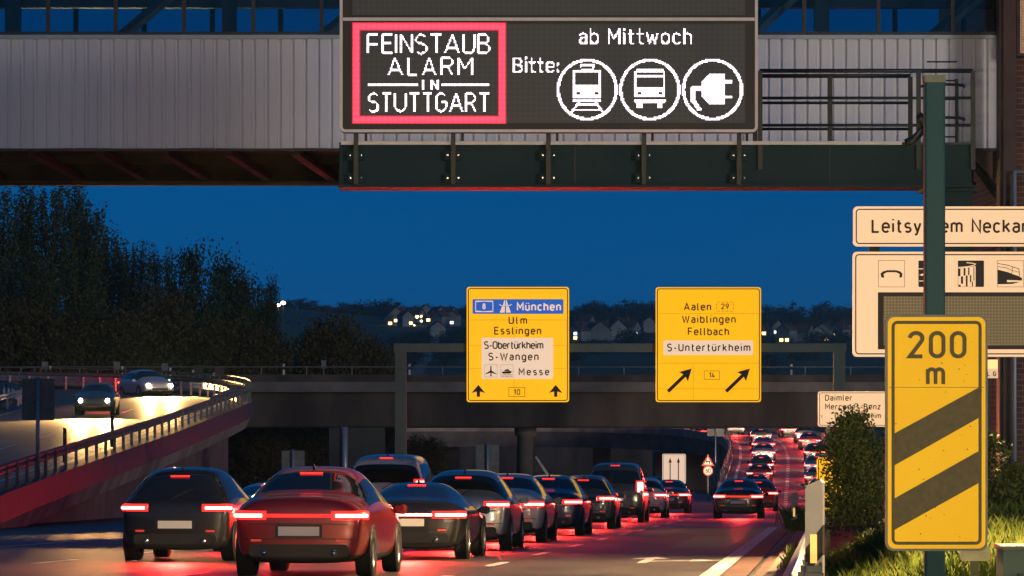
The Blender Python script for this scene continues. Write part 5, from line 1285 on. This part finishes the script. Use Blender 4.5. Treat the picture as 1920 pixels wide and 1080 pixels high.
# dark scrub under the bridge on the left bank
for k, (px, D, py, rpx, lab) in enumerate([(480,232,800,60,'reddish scrub under the bridge left of the large sign back'),(575,236,806,60,'reddish scrub under the bridge behind the large sign back'),(690,238,808,50,'scrub under the bridge beside the gantry post'),(790,240,815,45,'scrub under the bridge right of the gantry post')]):
    o = copy_tree(B2); h = P(0, py, D).z-(RZ(D)-.2); put(o, px, D, RZ(D)-.2, (rpx*D/F)/3.4, k*1.7+.4, lab, h/12.5); o['group'] = 'scrub under the bridge'

# ivy bush, right-hand bush
def bush(seed, name, lab, x, y, z0, rx, ry, H, n, ls_, m, cols=40):
    rnd = random.Random(seed); t = thing(name, lab, 'bush', (x, y, z0)); st = MB(); lv = MB()
    for k in range(cols):
        f = rnd.random()**.8; az = rnd.random()*6.283; rr = rnd.random()**.5
        wd = (1-.75*max(0, f-.55)/.45)*(.72+.28*math.sin(az*3+seed+f*7)+.12*math.sin(f*19))
        q = Vector((x+math.cos(az)*rx*rr*wd, y+math.sin(az)*ry*rr*wd, z0+H*f))
        if k % 3 == 0: st.tube([(x+rnd.gauss(0,rx*.25), y, z0), (q.x*.5+x*.5, q.y*.5+y*.5, z0+H*f*.6), q], [.02, .014, .005], 5, caps=False)
        for i in range(n//cols):
            leaf(lv, q+Vector((rnd.gauss(0,rx*.17), rnd.gauss(0,ry*.17), rnd.gauss(0,H*.055))), ls_, rnd)
    for k in range(9):
        az = rnd.random()*6.283; f = .45+.5*rnd.random(); a_ = Vector((x+math.cos(az)*rx*.7*(1-max(0, f-.6)), y+math.sin(az)*ry*.6, z0+H*f)); b_ = a_+Vector((math.cos(az)*.10, 0, .08+.10*rnd.random()))
        st.tube([a_, b_], [.006, .003], 4, caps=False)
        for i in range(22): leaf(lv, a_.lerp(b_, rnd.random())+Vector((rnd.gauss(0,.02), rnd.gauss(0,.02), rnd.gauss(0,.015))), ls_*.9, rnd)
    st.build('stems', M['bark'], t, True); lv.build('foliage', m, t, fix=False); return t
p = P(1597, 0, 41); bush(21, 'ivy_bush', 'tall ivy bush with yellowing leaves left of the beacon sign', p.x+.02, 41, VZ(41)-.05, .47, .40, P(0, 782, 41).z-VZ(41)+.03, 12500, .042, M['leaf_hedge'], 110)
p = P(1895, 0, 44); bush(22, 'hedge_bush', 'dark leafy bush right of the beacon sign by the brick wall', p.x+.05, 44, VZ(44)-.1, .36, .35, P(0, 872, 44).z-VZ(44)+.05, 5000, .05, M['leaf_hedge'], 55)
p = P(1845, 0, 52); bush(23, 'hedge_bush', 'low dark bush behind the beacon sign', p.x, 52, VZ(52)-.1, .5, .35, .95, 4000, .055, M['leaf_hedge'], 50)
p = P(1985, 0, 47); bush(25, 'hedge_bush', 'bush running out of the picture on the right', p.x, 47, VZ(47)-.1, .6, .4, 1.2, 4000, .055, M['leaf_hedge'], 50)

# grass
def blades(name, spots, hmin, hmax, seed, wd=.006):
    rnd = random.Random(seed); mb = MB()
    for x, y, z in spots:
        for k in range(3):
            a = rnd.random()*6.283; h = hmin+(hmax-hmin)*rnd.random()**1.5; ln = h*(.15+.6*rnd.random())
            px_, py_ = x+rnd.gauss(0,.03), y+rnd.gauss(0,.03); dx, dy = math.cos(a), math.sin(a)
            mb.add([(px_-dy*wd, py_+dx*wd, z-.02), (px_+dy*wd, py_-dx*wd, z-.02), (px_+dx*ln*.4+dy*wd*.7, py_+dy*ln*.4-dx*wd*.7, z+h*.6), (px_+dx*ln, py_+dy*ln, z+h), (px_+dx*ln*.4-dy*wd*.7, py_+dy*ln*.4+dx*wd*.7, z+h*.6)], [(0,1,2,3,4)])
    return tag(mb.build(name, M['grass'], None, fix=False), kind='stuff')
rnd = random.Random(5); sp = []
for k in range(27000):
    d = 22+32*rnd.random()**1.3; o = -(.02+4.6*rnd.random()**1.1); k_ = smooth(.1, -1.6, o); x = RX(o, d)
    if x/d*F+960 > 2000: continue
    sp.append((x, d, (RZ(d)+.09)*(1-k_)+max(VZ(d), RZ(d)+.1)*k_+.05*math.sin(d*1.7+o*3)))
blades('grass', sp, .04, .20, 6, .0042)
sp = [(RX(.5+rnd.gauss(0,.16), 96+rnd.gauss(0,1.6)), 96+rnd.gauss(0, 2), RZ(96)+.12) for k in range(900)]
blades('grass_tuft', sp, .10, .50, 7, .012)
sp = [(RX(.42+rnd.gauss(0,.10), d), d, RZ(d)+.12) for d in [50+rnd.random()*14 for _ in range(500)]]
blades('edge_grass', sp, .03, .16, 8)

# ---------------------------------------------------------------- far hillside: houses and trees
def hz_at(px, D): return CZ+hill(P(px, 0, D).x, D)
def d_on_hill(px, py):
    a, b = 900., 2245.
    for _ in range(30):
        m_ = (a+b)/2
        if HOR-hill(P(px, 0, m_).x, m_)*F/m_ > py: a = m_
        else: b = m_
    return (a+b)/2
def house(lab, px, D, w_, d_, h_, yaw, wins, py=None):
    D = d_on_hill(px, py) if py else D; x = P(px, 0, D).x; z = hz_at(px, D)
    t = thing('house', lab, 'house', (x, D, z), 'houses on the far hillside')
    MB().box(-w_/2, w_/2, -d_/2, d_/2, -4, h_).build('wall', M['house_wall'], t, local=True)
    rh = w_*.45; mb = MB()
    mb.add([(-w_/2-.5, -d_/2-.5, h_), (w_/2+.5, -d_/2-.5, h_), (0, -d_/2-.5, h_+rh), (-w_/2-.5, d_/2+.5, h_), (w_/2+.5, d_/2+.5, h_), (0, d_/2+.5, h_+rh)], [(1,4,5,2), (0,2,5,3), (0,3,4,1), (3,5,4)]); mb.build('roof', M['house_roof'], t, local=True)
    MB().add([(-w_/2, -d_/2, h_), (w_/2, -d_/2, h_), (0, -d_/2, h_+rh-.4)], [(0,1,2)]).build('gable', M['house_wall'], t, local=True)
    MB().box(w_*.2, w_*.2+.8, -.4, .4, h_+rh*.3, h_+rh+.8).build('chimney', M['house_roof'], t, local=True)
    for i, (wx, wz, k) in enumerate(wins):
        MB().box(wx*.75-.9, wx*.75+.9, -d_/2-.12, -d_/2-.02, wz*.75-.6, wz*.75+.7).build('window', M['window_lit'] if k else M['window_white'], t, local=True)
    t.rotation_euler = (0, 0, yaw); return t
HSC = .78
HS = [(733,1900,602,9,[]),(748,1880,607,14,[(0,3,1),(-4,1.2,1)]),(760,1860,609,8,[(2,2,1)]),(775,1990,594,8,[]),(782,1960,602,9,[(-1,4,1),(1,1,1)]),(797,2000,596,9,[(1,3,0)]),(806,1950,606,8,[(0,3,1)]),(820,2000,600,10,[(-2,4,1),(2,1,0)]),(826,1920,610,9,[(1,2,1)]),(842,2010,594,9,[]),(819,1780,629,9,[]),(850,1980,608,8,[(0,2,0)]),
      (1070,1950,618,9,[]),(1085,1900,636,10,[(1,4,0),(1,1.5,1)]),(1100,1960,620,9,[]),(1112,1930,632,11,[(-3,3,0)]),(1130,1900,634,12,[]),(1150,1920,634,12,[]),(1168,1990,624,12,[]),(1184,1960,628,9,[(0,2,0)]),(1215,1990,620,7,[]),
      (1432,1960,632,9,[(1,3,1)]),(1452,1990,626,9,[(-2,2,0)]),(1475,1930,638,9,[(-1,1,1),(3,1,1)]),(1507,1900,636,12,[]),(1530,1940,636,7,[]),(1545,1950,636,9,[(-2,1,1),(2,1,1)]),(1562,2000,630,9,[(0,2,1)]),(1575,1970,632,9,[(-1,2,1)]),(1592,1990,626,10,[(0,2,1),(-3,1,0)]),(905,1990,612,9,[]),(1050,1990,612,9,[])]
for k, (px, D, py, w_, wn) in enumerate(HS):
    side_ = 'left of the gantry signs' if px < 900 else ('between the two yellow signs' if px < 1250 else 'right of the yellow signs')
    desc = ('pale house with a lit window' if len(wn) == 1 else 'pale house with lit windows' if wn else 'pale unlit house')
    house(f'{desc} on the hillside {side_}', px, D, w_*HSC, w_*.8*HSC, 3.2+(k % 3)*.8, [.2, -.3, .6, -.7, 1.1][k % 5], wn, py+3)
rnd = random.Random(9)
HP = [broad(31, 14, 6, M['leaf_hill'], 'hill_tree', 'dark round tree on the crest of the far hill', 'trees on the far hill', 34, .55, 1.0, .1, 60), broad(32, 18, 4, M['leaf_hill'], 'conifer_tree', 'dark pointed conifer on the crest of the far hill', 'trees on the far hill', 26, .50, .9, .1, 60), broad(33, 12, 7, M['leaf_hill'], 'hill_tree', 'x', 'trees on the far hill', 30, .55, 1.1, .1, 60)]
HP[2]['label'] = 'dark wide tree on the slope of the far hill'
PROF = [(530,578),(552,560),(575,562),(600,578),(630,588),(655,576),(690,580),(712,566),(738,564),(760,574),(790,584),(815,578),(850,572),(880,578),(1070,584),(1110,568),(1140,572),(1165,563),(1200,575),(1215,568),(1240,575),(1430,584),(1450,578),(1475,572),(1497,568),(1520,576),(1547,570),(1570,578),(1600,578),(1650,580)]
first = [True]*3
def hilltree(px, D, py_top, s, v):
    z = hz_at(px, D)-1; o = HP[v] if first[v] else copy_tree(HP[v]); first[v] = False
    Ht = (14, 18, 12)[v]*1.08; h = max(5, P(0, py_top, D).z-z)
    put(o, px, D, z, s, rnd.random()*6, None, h/Ht)
pts_ = []
for (a, ya), (b, yb) in zip(PROF, PROF[1:]):
    n = max(1, int((b-a)/15)); 
    if b-a > 120: n = 6
    for k in range(n): pts_.append((a+(b-a)*k/n+rnd.gauss(0,2), ya+(yb-ya)*k/n+rnd.gauss(0,4)))
for px, py in pts_: hilltree(px, 2230+rnd.random()*60, py-6, .9+.5*rnd.random(), rnd.choice((0,0,2,1)))
for k in range(110):
    px = rnd.uniform(690, 1660); hilltree(px, rnd.uniform(2040, 2200), rnd.uniform(584, 604), .8+.4*rnd.random(), rnd.choice((0,2,2)))
for k in range(34):
    px = rnd.uniform(700, 1660); D = rnd.uniform(1300, 1640); o = copy_tree(HP[rnd.choice((0, 2))]); put(o, px, D, hz_at(px, D)-1, .6+.3*rnd.random(), rnd.random()*6, None, .5+.2*rnd.random())
# narrow lane winding down the hill
mb = MB(); q = [(772,1150,),(786,1350,),(800,1450),(812,1600),(850,1800)]
secs = []
for px, D in cr([(a, b, 0) for a, b in q], 6) and [(v.x, v.y) for v in cr([(a, b, 0) for a, b in q], 6)]:
    x = P(px, 0, D).x; secs.append([(x-2.2, D, CZ+hill(x-2.2, D)+.4), (x+2.2, D, CZ+hill(x+2.2, D)+.4)])
mb.strip(secs); struct('hill_lane', mb, M['concrete_light'])

# lamps by the hillside lane behind the dark trees, and two unseen street lamps added to light the near road
def lamp_post(name, lab, x, y, z0, h, r, m, grp=None, k=1.):
    t = thing(name, lab, 'street lamp', (x, y, z0), grp)
    MB().tube([(0,0,0), (0,0,h*.9), (-.3*k,0,h), (-1.2*k,0,h+.05*k)], [.09*k, .06*k, .05*k, .04*k], 8).build('post', M['galv_dull'], t, True, True)
    hd = MB().plate(rrect(-2.0*k, -1.1*k, h-.04*k, h+.12*k, .05*k, 3), -.16*k, .16*k).build('lamp_head', M['galv_dull'], t, local=True)
    MB().box(-1.9*k, -1.2*k, -.12*k, .12*k, h-.07*k, h-.043*k).build('lamp_glass', m, hd, local=True); return t
lg = emit('street_lamp_glass', (1,.72,.34), 12)
def hill_lamp(px, py, D, lab, r=.9):
    p = P(px, py, D); t = thing('street_lamp', lab, 'street lamp', (p.x, D, CZ+hill(p.x, D)), 'street lamps on the far hill'); h = p.z-t.location.z
    MB().tube([(0,0,0), (0,0,h-r*.6)], [.07, .05], 6).build('post', M['galv_dull'], t, True, True)
    mb = MB(); secs = [[(math.cos(R(a))*math.cos(R(b))*r, math.sin(R(a))*math.cos(R(b))*r, h+math.sin(R(b))*r*.7) for a in range(0, 360, 45)] for b in (-80, -40, 0, 40, 80)]
    mb.strip(secs, True); mb.build('lamp_globe', lg, t, True, True)
hill_lamp(531, 568, 1500, 'bright street lamp on the hill beside the slim dark tree, upper one', 1.0)
hill_lamp(522, 572, 1500, 'street lamp on the hill close to the slim dark tree, middle one', .8)
hill_lamp(503, 579, 1480, 'dim street lamp on the hill half behind the slim dark tree', .6)
for k, (px, py, D) in enumerate([(747,599,1850),(760,604,1850),(782,594,1850),(790,602,1850),(817,590,1850),(829,604,1850),(776,610,1850),(1086,632,1850),(1184,624,1850),(1165,634,1850),(1440,624,1850),(1556,630,1850),(1568,632,1850),(1590,623,1850),(1480,637,1850)]):
    hill_lamp(px, py, D, f'small lamp among the hillside houses {"left of the gantry signs" if px < 900 else "between the two yellow signs" if px < 1250 else "right of the yellow signs"}', .62+.15*(k % 3))
for x, y, e, lab in ((9.6, 56, 20000, 'added unseen street lamp on the right beside the display gantry'), (7.5, 31, 17000, 'added unseen street lamp on the right near the viewpoint')):
    t = lamp_post('street_lamp', lab, x, y, VZ(y)-.5, 5.6, .5, lg)
    l = bpy.data.lights.new('added_lamp_light', 'SPOT'); l.energy = e; l.spot_size = R(120); l.spot_blend = .5; l.color = (1, .64, .30); l.shadow_soft_size = .3
    o = bpy.data.objects.new('added_lamp_light', l); COL.objects.link(o); o.parent = t; o.location = (-1.6, 0, 5.4); o.rotation_euler = (R(0), R(22), 0)

# thin evening haze over the whole valley
hm = bpy.data.materials.new('haze_air'); hm.use_nodes = True; n = hm.node_tree; n.nodes.remove(n.nodes['Principled BSDF'])
v = n.nodes.new('ShaderNodeVolumePrincipled'); v.inputs['Color'].default_value = (.30, .74, 1, 1); v.inputs['Density'].default_value = .00010; v.inputs['Anisotropy'].default_value = .2
n.links.new(v.outputs[0], n.nodes['Material Output'].inputs['Volume'])
tag(MB().box(-1600, 1600, -63, 3010, -9, 62).build('haze', hm), kind='stuff')
